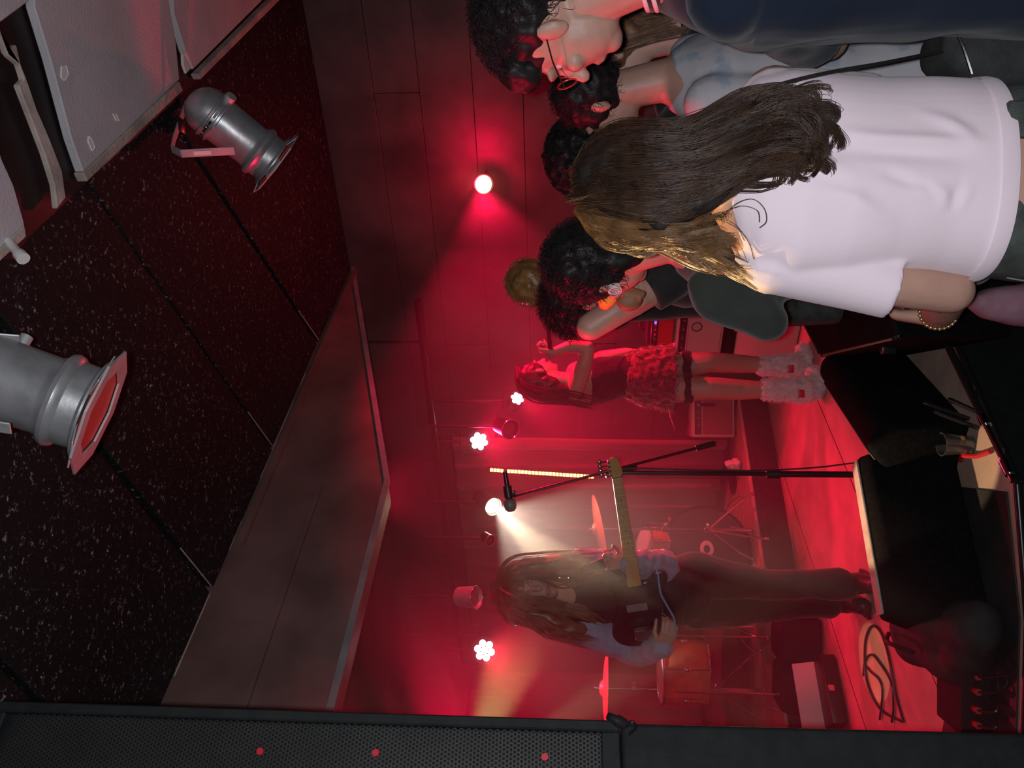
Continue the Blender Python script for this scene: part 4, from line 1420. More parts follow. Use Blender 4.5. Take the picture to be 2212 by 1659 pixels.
# hair mass then locks
mb = MB()
mb.ell(wh + u_ * 0.018 - f_ * 0.02, r_ * 0.085, f_ * 0.095, u_ * 0.098)
mb.ell(P(1425, 400, 1.53), X * 0.088, Yv * 0.075, V((0, 0, 0.12)))
mb.chain([P(1430, 330, 1.50), P(1540, 290, 1.45), P(1650, 250, 1.435), P(1700, 235, 1.43)], [0.045, 0.032, 0.014, 0.005], flat=0.7)
mb.chain([P(1430, 390, 1.49), P(1540, 345, 1.44), P(1660, 305, 1.42), P(1745, 300, 1.42)], [0.05, 0.036, 0.018, 0.006], flat=0.6)
mb.chain([P(1430, 450, 1.49), P(1520, 420, 1.45), P(1620, 345, 1.425)], [0.055, 0.045, 0.022], flat=0.6)
mb.chain([P(1420, 480, 1.52), P(1500, 510, 1.52), P(1560, 560, 1.52), P(1600, 585, 1.52)], [0.050, 0.038, 0.026, 0.010], flat=0.7)
hb = part('hair', fuse(mb, 0.006, 5, wnoise(22, 0.010)), MT['hair_base'], wo)
HG = [
    [(1262, 355, 1.57), (1290, 305, 1.56), (1350, 287, 1.50), (1450, 288, 1.46), (1540, 245, 1.45), (1610, 210, 1.44), (1690, 196, 1.43), (1730, 212, 1.42), (1732, 240, 1.42), (1712, 250, 1.42)],
    [(1256, 362, 1.56), (1300, 315, 1.52), (1380, 300, 1.46), (1470, 300, 1.44), (1560, 262, 1.43), (1640, 228, 1.42), (1710, 222, 1.41), (1735, 236, 1.41), (1722, 262, 1.41), (1690, 262, 1.41)],
    [(1252, 372, 1.55), (1300, 335, 1.50), (1390, 320, 1.44), (1490, 318, 1.43), (1580, 285, 1.42), (1660, 258, 1.41), (1740, 262, 1.41), (1778, 290, 1.41), (1780, 318, 1.41), (1762, 338, 1.41)],
    [(1250, 385, 1.54), (1305, 355, 1.48), (1400, 345, 1.43), (1500, 340, 1.42), (1600, 305, 1.41), (1680, 280, 1.40), (1745, 285, 1.40), (1768, 305, 1.40), (1760, 328, 1.40), (1738, 338, 1.40)],
    [(1250, 400, 1.54), (1310, 380, 1.47), (1410, 375, 1.42), (1510, 365, 1.41), (1600, 328, 1.40), (1680, 305, 1.40), (1740, 318, 1.40), (1755, 345, 1.40), (1745, 358, 1.40), (1735, 350, 1.40)],
    [(1252, 418, 1.54), (1320, 410, 1.47), (1420, 415, 1.42), (1520, 395, 1.41), (1600, 355, 1.40), (1660, 330, 1.40), (1710, 330, 1.40), (1740, 340, 1.40), (1750, 352, 1.40), (1745, 360, 1.40)],
    [(1255, 435, 1.54), (1325, 440, 1.47), (1420, 455, 1.43), (1510, 435, 1.43), (1570, 400, 1.42), (1620, 370, 1.41), (1660, 350, 1.41), (1690, 340, 1.41), (1710, 342, 1.41), (1722, 350, 1.41)],
]
part('hair_strands', strands([px(q, 1.45) for q in HG], 2800, 0.0008, 0.0115, 0.015, 32, 3, 31, 0.20, 90, 0.32), MT['hair_dark'], hb, 180)
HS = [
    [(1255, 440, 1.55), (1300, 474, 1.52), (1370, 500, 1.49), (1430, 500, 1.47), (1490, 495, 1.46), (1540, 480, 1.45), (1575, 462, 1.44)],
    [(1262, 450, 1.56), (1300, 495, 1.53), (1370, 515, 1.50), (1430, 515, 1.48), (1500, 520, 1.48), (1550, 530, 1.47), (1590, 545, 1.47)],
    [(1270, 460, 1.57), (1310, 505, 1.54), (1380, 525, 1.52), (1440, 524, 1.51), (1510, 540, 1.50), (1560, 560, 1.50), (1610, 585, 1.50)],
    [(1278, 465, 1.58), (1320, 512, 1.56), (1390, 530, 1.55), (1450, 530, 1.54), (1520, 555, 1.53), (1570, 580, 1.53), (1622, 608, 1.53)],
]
part('hair_strands', strands([px(q, 1.5) for q in HS], 1100, 0.0008, 0.0095, 0.012, 26, 3, 32, 0.16, 46, 0.32), MT['hair_lit'], hb, 180)
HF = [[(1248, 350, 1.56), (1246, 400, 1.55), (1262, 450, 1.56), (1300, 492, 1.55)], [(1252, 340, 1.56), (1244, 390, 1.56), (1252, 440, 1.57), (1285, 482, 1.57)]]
part('hair_strands', strands([px(q, 1.5) for q in HF], 160, 0.0009, 0.0045, 0.004, 14, 3, 33, 0.10), MT['hair_lit'], hb, 180)
fl = MB()
for q in ([(1560, 470), (1590, 440), (1625, 430), (1650, 450), (1655, 478), (1640, 492)], [(1570, 480), (1600, 500), (1620, 530), (1628, 560)], [(1740, 250), (1760, 240), (1780, 270), (1790, 300), (1775, 330)], [(1560, 460), (1600, 445), (1635, 455), (1640, 480)],
          [(1745, 345), (1770, 345), (1778, 362), (1765, 372)], [(1570, 475), (1592, 490), (1608, 520)]):
    fl.tube(spline(px(q, 1.40), 22), 0.0006, 4)
part('stray_hairs', fl, MT['hair_dark'], hb, 180)['kind'] = 'stuff'
part('earring', MB().sph(P(1366, 526, 1.535), 0.0062), MT['chrome'], wo, 180)
# thin strap across the back and the small bag it carries
bg = thing('shoulder_bag', 'black shoulder bag on a thin strap crossing the back of the pink tee shirt', 'bag', P(2160, 110, 1.62))
stp = spline([P(1575, 232, 1.46), P(1620, 205, 1.44), P(1700, 178, 1.44), P(1800, 155, 1.46), P(1900, 138, 1.50), P(1990, 120, 1.55), P(2040, 110, 1.58)], 30)
sm_ = MB()
for i in range(len(stp) - 1):
    dr = stp[i + 1] - stp[i]
    ln = dr.length
    dr.normalize()
    wv = dr.cross(V((0, 1, 0))).normalized()
    sm_.box((stp[i] + stp[i + 1]) / 2, ln + 0.002, 0.007, 0.0025, (dr, wv, dr.cross(wv)))
part('strap', sm_, MT['leather'], bg)
mb = MB()
mb.loft([(P(2010, 108, 1.62), X * 0.03, Yv * 0.05), (P(2040, 100, 1.62), X * 0.07, Yv * 0.065), (P(2120, 105, 1.62), X * 0.095, Yv * 0.075), (P(2200, 112, 1.62), X * 0.10, Yv * 0.08), (P(2300, 112, 1.62), X * 0.10, Yv * 0.08), (P(2330, 112, 1.62), X * 0.08, Yv * 0.06)], n=30, p=3)
part('bag_body', fuse(mb, 0.007, 3, wnoise(12, 0.008)), MT['bag'], bg)
part('zip', MB().tube(spline([P(2060, 60, 1.55), P(2080, 100, 1.545), P(2100, 160, 1.55)], 10), 0.003, 6), MT['chrome'], bg)

# ------------------------------------------------------------------ a standing crowd figure


def crowd(label, hc, yaw, pitch=0, tilt=0, s=1.0, skin='skin', top='navy', legs='jeans', vox=0.008, lean=V((0, 0, 0)), arms=None, width=0.2, sleeves=0.55, torso_noise=0.008, base=None, shoulder_drop=0.0, folds_=None):
    fr = frame(yaw, pitch, tilt)
    f, r, u = frame(yaw)
    hc = V(hc)
    t = person(label, V((hc.x, hc.y, 0)) if base is None else base)
    hh, rr, uu = fr
    mb = MB()
    head(mb, hc, fr, s)
    neck = hc - uu * 0.185 * s - hh * 0.035 * s
    floor_c = V((neck.x, neck.y, 0)) - f * 0.02 + V((lean.x, lean.y, 0))
    zs = neck.z - 0.07 * s

    def c(z):
        k = 1 - (z / neck.z)
        p = V((neck.x, neck.y, 0)).lerp(floor_c, k)
        return V((p.x, p.y, z))
    secs = [(c(neck.z - 0.01), r * 0.065, f * 0.062), (c(zs), r * width * 0.72, f * 0.085), (c(zs - 0.09 * s), r * width * 0.92, f * 0.115), (c(zs - 0.28 * s), r * width * 0.84, f * 0.118), (c(zs - 0.42 * s), r * width * 0.78, f * 0.11),
            (c(zs - 0.55 * s), r * width * 0.86, f * 0.12), (c(zs - 0.64 * s), r * width * 0.84, f * 0.12)]
    mb.loft(secs, n=24)
    A = []
    for k in (-1, 1):
        sh0 = c(zs - 0.035 * s) + r * k * width * 0.86
        if arms and arms.get(k):
            e, wq = [V(q) for q in arms[k]]
        else:
            e = sh0 + V((0, 0, -0.28 * s)) + r * k * 0.05 - f * 0.02
            wq = e + V((0, 0, -0.20 * s)) + f * 0.13 - r * k * 0.02
        A.append((sh0, e, wq))
        mb.chain([sh0, e, wq], [0.055, 0.042, 0.027])
        hand(mb, wq, (wq - e), -r * k, k, 0.95 * s)
    hipz = zs - 0.62 * s
    legs_ = []
    for k in (-1, 1):
        hp = c(hipz) + r * k * 0.085
        an = floor_c + r * k * 0.10 + V((0, 0, 0.09))
        kn = hp.lerp(an, 0.5) + f * 0.03
        legs_.append((hp, kn, an))
        mb.chain([hp, kn, an], [0.092, 0.058, 0.04])
        mb.caps(an - V((0, 0, 0.04)), an + f * 0.13 - V((0, 0, 0.05)), 0.034, 0.028)
    part('body', fuse(mb, vox, 5), MT[skin], t)
    mb = MB()
    S2 = [(secs[0][0] - V((0, 0, 0.012)), secs[0][1] * 1.18, secs[0][2] * 1.18), (secs[1][0], secs[1][1] * 1.06, secs[1][2] * 1.12)] + [(a, b * 1.10, d * 1.14) for a, b, d in secs[2:]]
    S2.append((S2[-1][0] - V((0, 0, 0.012)), S2[-1][1] * 0.99, S2[-1][2] * 0.99))
    mb.loft(S2, n=32)
    for sh0, e, wq in A:
        if sleeves <= 1:
            mb.cyl(sh0, sh0.lerp(e, sleeves), 0.070, 0.068, 20)
            mb.sph(sh0, 0.070)
        else:
            mb.chain([sh0, e, e.lerp(wq, sleeves - 1)], [0.070, 0.055, 0.042])
    nz = folds(folds_, wnoise(9, torso_noise)) if folds_ else wnoise(9, torso_noise)
    part('top', fuse(mb, 0.008, 4, nz), MT[top], t)
    mb = MB()
    mb.loft([(c(hipz + 0.06), r * width * 0.86, f * 0.122), (c(hipz - 0.03), r * width * 0.88, f * 0.125), (c(hipz - 0.09), r * width * 0.7, f * 0.11)])
    for hp, kn, an in legs_:
        mb.chain([hp, kn, an + V((0, 0, 0.02))], [0.103, 0.075, 0.066])
    part('trousers', fuse(mb, 0.010, 4, wnoise(8, 0.008)), MT[legs], t)
    for hp, kn, an in legs_:
        b0 = V((an.x, an.y, 0.045))
        mb = MB()
        mb.chain([b0 - f * 0.05, b0 + f * 0.06, b0 + f * 0.16], [0.042, 0.045, 0.036])
        mb.box(b0 + f * 0.05 + V((0, 0, -0.034)), 0.08, 0.26, 0.02, (r, f, V((0, 0, 1))))
        part('shoe', fuse(mb, 0.008, 3), MT['black_cloth'], t)
    return t, fr, A


def hair_cap(t, hc, fr, m, s=1.0, puff=0.0, n=900, ln=0.03, curl=0.6, seed=1, r0=0.0007, back=0.0, face=0.25, down=0.3, vox=0.006):
    f, r, u = fr
    mb = MB()
    c = V(hc) + u * 0.028 * s - f * 0.022 * s
    ax_, ay_, az_ = r * (0.086 + puff) * s, f * (0.100 + puff) * s, u * (0.100 + puff) * s
    mb.ell(c, ax_, ay_, az_)
    if back > 0:
        mb.ell(V(hc) - u * 0.05 * s - f * 0.055 * s, r * 0.075 * s, f * 0.055 * s, u * (0.07 + back) * s)
    hb_ = part('hair', fuse(mb, vox, 3, wnoise(32, 0.010)), MT[m], t)
    part('hair_strands', fuzz(c, ax_ * 0.97, ay_ * 0.97, az_ * 0.97, n, ln, r0, curl, seed, lambda d: not (d.y > face and d.z < 0.35) and d.z > -0.75, 3, down), MT[m], hb_, 180)
    return hb_


# man in navy at upper right
mh = P(1192, 50, 1.66)
mt, mfr, mA = crowd('tall person with tousled dark hair, glasses and a navy shirt with striped collar', mh, 142, -18, 4, 1.12, 'skin', 'navy', 'jeans_blue', 0.005, V((-0.04, -0.05, 0)), {-1: (P(1790, 90, 1.80), P(1760, 100, 1.98)), 1: (P(1790, -120, 1.85), P(1760, -40, 2.0))}, 0.275, 0.8, 0.012)
mf, mr, mu = mfr
eyes(mt, mh, mfr, 1.12)
mb = MB()
mb.ell(mh + mu * 0.05 - mf * 0.03, mr * 0.098, mf * 0.112, mu * 0.098)
mb.ell(mh - mu * 0.04 - mf * 0.085, mr * 0.082, mf * 0.055, mu * 0.085)
mb.ell(mh + mu * 0.088 + mf * 0.062, mr * 0.085, mf * 0.055, mu * 0.048)
mhb = part('hair', fuse(mb, 0.005, 3, wnoise(30, 0.012)), MT['hair_black'], mt)
part('hair_strands', fuzz(mh + mu * 0.055 - mf * 0.025, mr * 0.098, mf * 0.115, mu * 0.100, 3200, 0.035, 0.0007, 0.7, 8, lambda d: not (d.y > -0.15 and d.z < 0.3) and d.z > -0.8, 3, 0.4), MT['hair_black'], mhb, 180)
gl = thing('glasses', 'thin framed glasses worn by the tall person in navy', 'glasses', mh + mf * 0.11)
for k in (-1, 1):
    rim = [mh + mr * (k * 0.036 + 0.026 * math.cos(a)) + mf * 0.118 + mu * (0.002 + 0.021 * math.sin(a)) for a in [i * math.pi / 9 for i in range(18)]]
    part('lens_rim', MB().tube(rim, 0.0016, 6, True), MT['foil'], gl)
    part('temple', MB().tube([mh + mr * k * 0.064 + mf * 0.116 + mu * 0.006, mh + mr * k * 0.088 + mf * 0.05 + mu * 0.008, mh + mr * k * 0.094 - mf * 0.01 + mu * 0.004], 0.0016, 6), MT['black_metal'], gl)
part('bridge', MB().tube([mh + mr * -0.010 + mf * 0.12 + mu * 0.006, mh + mr * 0.010 + mf * 0.12 + mu * 0.006], 0.0015, 6), MT['black_metal'], gl)
# striped ribbed collar
nk0 = mh - mu * 0.205 - mf * 0.04
for i in range(6):
    ring = [nk0 + mu * (0.010 - 0.0085 * i) + mr * (0.079 + 0.003 * i) * math.cos(a) + mf * (0.076 + 0.003 * i) * math.sin(a) for a in [q * math.pi / 16 for q in range(32)]]
    part('collar_band', MB().tube(ring, 0.0058, 8, True), MT['white_paper'] if i % 2 == 0 else MT['black_cloth'], mt)

# auburn haired person between the tall man and the pink shirt
ah = P(1322, 118, 2.55)
at, afr, aA = crowd('person with smooth auburn hair between the navy shirt and the white tee', ah, 150, -6, 0, 0.98, 'skin_pale', 'black_cloth', 'jeans', 0.009, V((0, 0, 0)), None, 0.135, 1.6)
af, ar, au = afr
hbx = hair_cap(at, ah, afr, 'hair_auburn', 0.98, 0.004, 500, 0.02, 0.3, 51, back=0.05)
gds = [[ah + au * 0.12 + ar * k * 0.02, ah + au * 0.08 + ar * k * 0.07 - af * (0.09 - abs(k) * 0.07), ah - au * 0.02 + ar * k * 0.092 - af * (0.11 - abs(k) * 0.09), ah - au * 0.13 + ar * k * 0.095 - af * (0.12 - abs(k) * 0.08), ah - au * 0.26 + ar * k * 0.10 - af * (0.12 - abs(k) * 0.07)] for k in (-1, -0.6, -0.2, 0.2, 0.6, 1)]
part('hair_strands', strands(gds, 900, 0.0013, 0.008, 0.003, 16, 3, 52), MT['hair_auburn'], hbx, 180)

# dark haired person in a printed white tee
th_ = P(1290, 214, 2.30)
tt, tfr, tA = crowd('dark haired person in a white tee shirt with pale blue print', th_, 140, -4, 0, 1.0, 'skin', 'white_tee', 'jeans', 0.008, V((0, 0, 0)), None, 0.205, 0.7)
hair_cap(tt, th_, tfr, 'hair_black', 1.0, 0.004, 900, 0.03, 0.7, 61)

# curly head
ch = P(1268, 335, 2.62)
ct_, cfr, cA = crowd('person with round dark curly hair just behind the head of the pink shirted person', ch, 115, 0, 0, 1.0, 'skin', 'black_cloth', 'jeans', 0.010)
mb = MB()
mb.ell(ch + V((0, 0, 0.02)), X * 0.132, Yv * 0.13, V((0, 0, 0.118)))
chb = part('hair', fuse(mb, 0.007, 2, wnoise(36, 0.022)), MT['hair_black'], ct_)
part('hair_strands', fuzz(ch + V((0, 0, 0.02)), X * 0.130, Yv * 0.13, V((0, 0, 0.116)), 4200, 0.018, 0.0007, 1.0, 71, lambda d: d.z > -0.7, 3, 0.0), MT['hair_black'], chb, 180)

# tattooed person whose back shows next to the white tee

# dark green shirt, ear plug
dh = P(1290, 575, 2.08)
dt_, dfr, dA = crowd('person with short black hair, a white ear plug and a dark green shirt', dh, 122, -14, -6, 1.03, 'skin', 'green', 'jeans', 0.006, V((0.12, -0.02, 0)), {-1: (P(1650, 688, 1.98), P(1620, 610, 1.90))}, 0.21, 1.75, 0.012,
                     None, 0, [([P(1430, 560, 1.9), P(1540, 640, 1.9), P(1640, 690, 1.9)], 0.02, 0.012), ([P(1420, 600, 1.92), P(1500, 680, 1.92)], 0.016, -0.01)])
df, dr_, du = dfr
hb = hair_cap(dt_, dh, dfr, 'hair_black', 1.03, 0.008, 2600, 0.03, 0.5, 81, back=0.03)
ec = dh - dr_ * 0.100 - df * 0.006 - du * 0.034
gp = part('ear_plug', MB().cyl(ec + dr_ * 0.012, ec - dr_ * 0.001, 0.018, n=24), MT['gauge'], dt_, label='white ear plug with a grey spiral')
part('spiral_mark', MB().tube([ec - dr_ * 0.0018 + df * (0.0005 + 0.00068 * i) * math.cos(i * 0.6) + du * (0.0005 + 0.00068 * i) * math.sin(i * 0.6) for i in range(24)], 0.0009, 5), MT['pick_grey'], gp)

# person behind with a mustard face covering
yh = P(1262, 655, 2.52)
yt, yfr, yA = crowd('person with black hair and a mustard yellow face covering, raising a bare forearm', yh, 160, -22, -8, 0.98, 'skin', 'black_cloth', 'jeans', 0.007, V((0.16, 0, 0)),
                   {-1: (P(1275, 706, 2.36), P(1330, 670, 2.34)), 1: (P(1480, 590, 2.6), P(1560, 600, 2.5))}, 0.155, 0.3)
yf, yr, yu = yfr
hb = hair_cap(yt, yh, yfr, 'hair_black', 0.98, 0.006, 2200, 0.04, 0.4, 91, back=0.04)
mk = thing('face_mask', 'mustard yellow cloth face covering worn low on the chin', 'mask', P(1315, 645, 2.26))
part('cloth', fuse(MB().loft([(P(1302, 668, 2.25), V((0.004, 0, 0.01)), Yv * 0.02), (P(1308, 655, 2.24), V((0.006, 0, 0.022)), Yv * 0.03), (P(1314, 640, 2.23), V((0.01, 0, 0.026)), Yv * 0.03), (P(1316, 618, 2.23), V((0.008, 0, 0.014)), Yv * 0.02)], n=20), 0.004, 3), MT['yellow'], mk)
part('ear_loop', MB().tube(spline([P(1320, 622, 2.30), P(1330, 600, 2.30), P(1318, 588, 2.32)], 10), 0.0016, 5), MT['black_cloth'], mk)
# tambourine-like studded patch: the back of the raised hand's studded glove
sg = thing('studded_glove', 'brown glove with small shiny studs beside the mustard face covering', 'glove', P(1362, 652, 2.24))
mb = MB()
gc = P(1348, 660, 2.20)
mb.ell(P(1360, 648, 2.20), V((0.030, 0, 0.008)), Yv * 0.026, V((-0.01, 0, 0.036)))
for i in range(4):
    mb.caps(P(1345 + 12 * i, 634 + 3 * i, 2.18), P(1352 + 12 * i, 622 + 4 * i, 2.185), 0.010)
part('glove_shell', fuse(mb, 0.004, 4), mat('brown_glove_leather', (0.22, 0.12, 0.06), 0.6, bump=0.2), sg)
for (x, y) in ((1363, 632), (1365, 641), (1374, 634), (1376, 645), (1391, 643), (1372, 650), (1364, 643)):
    part('stud', MB().sph(P(x, y, 2.205), 0.0022, 8, 5), MT['chrome'], sg, 180)
# second raised forearm, pale, lit red
# blond head further back
bh = P(1165, 604, 3.15)
bt, bfr, bA = crowd('person with golden blond hair furthest back beside the stage', bh, 60, 0, 0, 1.0, 'skin', 'black_cloth', 'jeans', 0.010, V((0, 0, 0)), {-1: (P(1440, 610, 3.2), P(1550, 600, 3.1)), 1: (P(1440, 540, 3.2), P(1550, 550, 3.1))}, 0.15)
hb = hair_cap(bt, bh, bfr, 'hair_ochre', 1.0, 0.004, 900, 0.03, 0.5, 95)
# person in a dark coat further along, only the head shows over the shoulder

# ================================================================== microphone stand
ms = thing('microphone_stand', 'black boom microphone stand at the stage front, with a microphone on its arm', 'microphone stand', P(1930, 1026, 3.42))
bz = P(1930, 1026, 3.42)
bz.z = STZ
clutch = P(1332, 1021, 3.42)
part('base', MB().lathe([(0, 0.13), (0.012, 0.13), (0.022, 0.11), (0.03, 0.02)], bz, Zv, 32), MT['black_metal'], ms)
mid = bz.lerp(clutch, 0.45)
part('lower_tube', MB().cyl(bz + Zv * 0.02, mid, 0.0135), MT['black_metal'], ms)
part('upper_tube', MB().cyl(mid, clutch, 0.009), MT['black_metal'], ms)
part('height_collar', MB().lathe([(-0.03, 0.0135), (-0.025, 0.019), (0.03, 0.019), (0.035, 0.010)], mid, Zv), MT['black_plastic'], ms)
btail = P(1543, 958, 3.50)
bhead = P(1108, 1072, 3.34)
bdir = (bhead - btail).normalized()
part('boom_arm', MB().cyl(btail, bhead, 0.0062), MT['black_metal'], ms)
part('counterweight', MB().cyl(btail - bdir * 0.002, btail + bdir * 0.085, 0.0125), MT['black_plastic'], ms)
part('boom_sleeve', MB().cyl(clutch - bdir * 0.09, clutch + bdir * 0.05, 0.011), MT['black_metal'], ms)
part('boom_clutch', MB().rbox(clutch, 0.05, 0.045, 0.05, 0.008).cyl(clutch - V((0, 0.045, 0)), clutch + V((0, 0.03, 0)), 0.02), MT['black_plastic'], ms)
wk = part('wing_knob', MB().rbox(clutch + V((-0.055, -0.02, -0.01)), 0.05, 0.012, 0.022, 0.004), MT['black_plastic'], ms)
cord = spline([bhead - bdir * 0.03 + V((0, -0.01, 0)), P(1200, 1050, 3.35), P(1335, 1014, 3.38), P(1450, 1014, 3.39), P(1620, 1017, 3.39), P(1760, 1010, 3.38), P(1845, 1000, 3.36), P(1990, 985, 3.3)], 50)
part('cord', MB().tube(cord, 0.0034, 7), MT['black_plastic'], ms)
m0, m1 = P(1093, 1034, 3.34), P(1104, 1103, 3.33)
mic = thing('microphone', 'dark vocal microphone clipped on the boom stand before the white spotlight', 'microphone', m0)
dm = (m1 - m0).normalized()
ml = (m1 - m0).length
part('mic_handle', MB().lathe([(-0.03, 0.009), (0.0, 0.0105), (ml * 0.62, 0.0145), (ml * 0.66, 0.0165)], m0, dm, 18), MT['black_metal'], mic)
part('mic_head', MB().lathe([(ml * 0.64, 0.017), (ml * 0.70, 0.024), (ml * 0.82, 0.0265), (ml * 0.94, 0.024), (ml * 1.02, 0.015), (ml * 1.04, 0.004)], m0, dm, 22), MT['pick_grey'], mic, 180)
part('mic_clip', MB().cyl(m0 + dm * 0.03, m0 + dm * 0.08, 0.0185, n=18).rbox(m0.lerp(bhead, 0.55) + dm * 0.02, 0.028, 0.02, 0.04, 0.005), MT['black_plastic'], ms)

# ================================================================== LED lamps


def led_par(label, p, aim, s=1.0, group='red led par lamps over the stage'):
    t = thing('led_par_lamp', label, 'stage lamp', p, group)
    z = (V(aim) - V(p)).normalized()
    x, y, _ = basis(z)
    part('housing', MB().lathe([(-0.16 * s, 0.05 * s), (-0.15 * s, 0.075 * s), (-0.02 * s, 0.085 * s), (0.0, 0.09 * s), (0.0, 0.080 * s), (-0.012 * s, 0.078 * s)], p, z, 28, cap=True), MT['black_metal'], t)
    for i in range(7):
        a = i * math.pi / 3 + 0.3
        q = V(p) + z * -0.008 * s + (x * math.cos(a) + y * math.sin(a)) * (0.045 * s if i < 6 else 0)
        part('led_lens', MB().ell(q, x * 0.0225 * s, y * 0.0225 * s, z * 0.010 * s, 14, 6), MT['red_led'], t, 180)
    yk = MB()
    yk.tube([V(p) - z * 0.07 * s + X * 0.10 * s, V(p) - z * 0.07 * s + X * 0.10 * s + Zv * 0.14 * s, V(p) - z * 0.07 * s - X * 0.10 * s + Zv * 0.14 * s, V(p) - z * 0.07 * s - X * 0.10 * s], 0.006 * s, 6)
    yk.cyl(V(p) - z * 0.07 * s + Zv * 0.14 * s, V((V(p).x, V(p).y, CAMZ + 0.86)) - z * 0.07 * s, 0.009)
    part('yoke', yk, MT['black_metal'], t)
    return t


C0 = V((0, 0, CAMZ))
led_par('red led par with its seven dots turned partly away, just behind the singer', P(1118, 860, 5.35), P(1118, 860, 5.35) + V((0.30, -0.6, -0.22)), 0.66)
led_par('red led par with seven bright dots, between the singer and the amber light bar', P(1035, 953, 5.5), P(1035, 953, 5.5) + V((0.12, -1, -0.2)), 0.92)
led_par('red led par with seven bright dots, nearest the speaker tower', P(1047, 1405, 5.2), P(1047, 1405, 5.2) + V((0.3, -1, -0.25)), 1.02)
# very bright red lamp on the side wall
rl = thing('flood_lamp', 'glaring red flood lamp on the side wall, above the crowd at right', 'stage lamp', RS)
part('housing', MB().lathe([(0.10, 0.03), (0.08, 0.055), (0.0, 0.062), (-0.005, 0.056)], RS, V((0.25, 0.95, 0.1)), 24), MT['black_metal'], rl)
part('lens', MB().ell(RS + V((-0.003, -0.012, 0)), V((0.052, 0, 0)), V((0, 0.018, 0)), V((0, 0, 0.046))), MT['red_hot'], rl, 180)
part('bracket', MB().cyl(RS + V((0.02, 0.09, 0)), RS + E1 * 0.22, 0.009), MT['black_metal'], rl)
# white spotlight
wsl = thing('spotlight', 'white spotlight throwing a pale beam down through the haze behind the microphone', 'stage lamp', WS)
zz = (P(1400, 1320, 4.2) - WS).normalized()
part('housing', MB().lathe([(-0.2, 0.04), (-0.18, 0.062), (-0.01, 0.066), (0.03, 0.072), (0.03, 0.064), (-0.0, 0.060)], WS, zz, 26), MT['black_metal'], wsl)
part('lens', MB().ell(WS + zz * 0.004, basis(zz)[0] * 0.056, basis(zz)[1] * 0.056, zz * 0.014), MT['spot_hot'], wsl, 180)
part('yoke', MB().cyl(WS - zz * 0.08, V((WS.x, WS.y, CAMZ + 0.86)) - zz * 0.08, 0.010), MT['black_metal'], wsl)
# unlit lamps on the pipe
for i, (x, y, d, lab, sc_) in enumerate(((1098, 925, 5.1, 'unlit round stage lamp with a bright rim, just below a red led par', 0.8), (1056, 1166, 5.0, 'small unlit lamp with glinting lens beside the white spotlight', 0.45), (1022, 1290, 4.7, 'pale unlit stage lamp just above the head of the bass player', 0.8))):
    p = P(x, y, d)
    t = thing('small_stage_lamp', lab, 'stage lamp', p)
    z = V((-0.2, -0.7, -0.55)).normalized() if i != 2 else V((0.1, -0.45, -0.85)).normalized()
    part('housing', MB().lathe([(-0.15 * sc_, 0.045 * sc_), (-0.13 * sc_, 0.07 * sc_), (0.0, 0.08 * sc_), (0.03 * sc_, 0.088 * sc_), (0.03 * sc_, 0.074 * sc_), (0.0, 0.06 * sc_)], p, z, 26), MT['black_metal'] if i != 2 else MT['alu_dull'], t)
    part('lens_rim', MB().tube([p + z * 0.032 * sc_ + basis(z)[0] * 0.082 * sc_ * math.cos(a) + basis(z)[1] * 0.082 * sc_ * math.sin(a) for a in [q * math.pi / 14 for q in range(28)]], 0.005 * sc_, 6, True), MT['chrome'], t)
    part('lens', MB().ell(p + z * 0.005 * sc_, basis(z)[0] * 0.06 * sc_, basis(z)[1] * 0.06 * sc_, z * 0.02 * sc_), MT['cup'], t, 180)
    part('yoke', MB().cyl(p - z * 0.06 * sc_, V((p.x, p.y, CAMZ + 0.86)) - z * 0.06 * sc_, 0.009), MT['black_metal'], t)
# amber light bar standing upright
b0, b1 = P(1058, 1015, 5.75), P(1283, 1030, 5.75)
lb = thing('led_light_bar', 'upright amber led light bar glowing behind the microphone stand', 'stage lamp', b1)
dl = (b1 - b0).normalized()
ll = (b1 - b0).length
wx = dl.cross(Yv).normalized()
part('bar_housing', MB().rbox((b0 + b1) / 2 + V((0, 0.022, 0)), ll + 0.05, 0.05, 0.035, 0.004, 1, (dl, wx, Yv)), MT['black_metal'], lb)
N = 30
for i in range(N):
    if i == 4:
        continue
    for k in (-1, 1):
        part('led', MB().rbox(b0 + dl * ll * (i + 0.5) / N + wx * k * 0.006 + V((0, 0.001 * k, 0)), ll / N * 0.82, 0.0115, 0.006, 0.002, 1, (dl, wx, Yv)), MT['bar_led'], lb)
part('floor_pole', MB().cyl(b1 + V((0, 0.03, 0)), V((b1.x, b1.y + 0.03, STZ + 0.21)), 0.012).lathe([(0, 0.12), (0.01, 0.12), (0.015, 0.02)], V((b1.x, b1.y + 0.03, STZ + 0.202)), Zv), MT['black_metal'], lb)

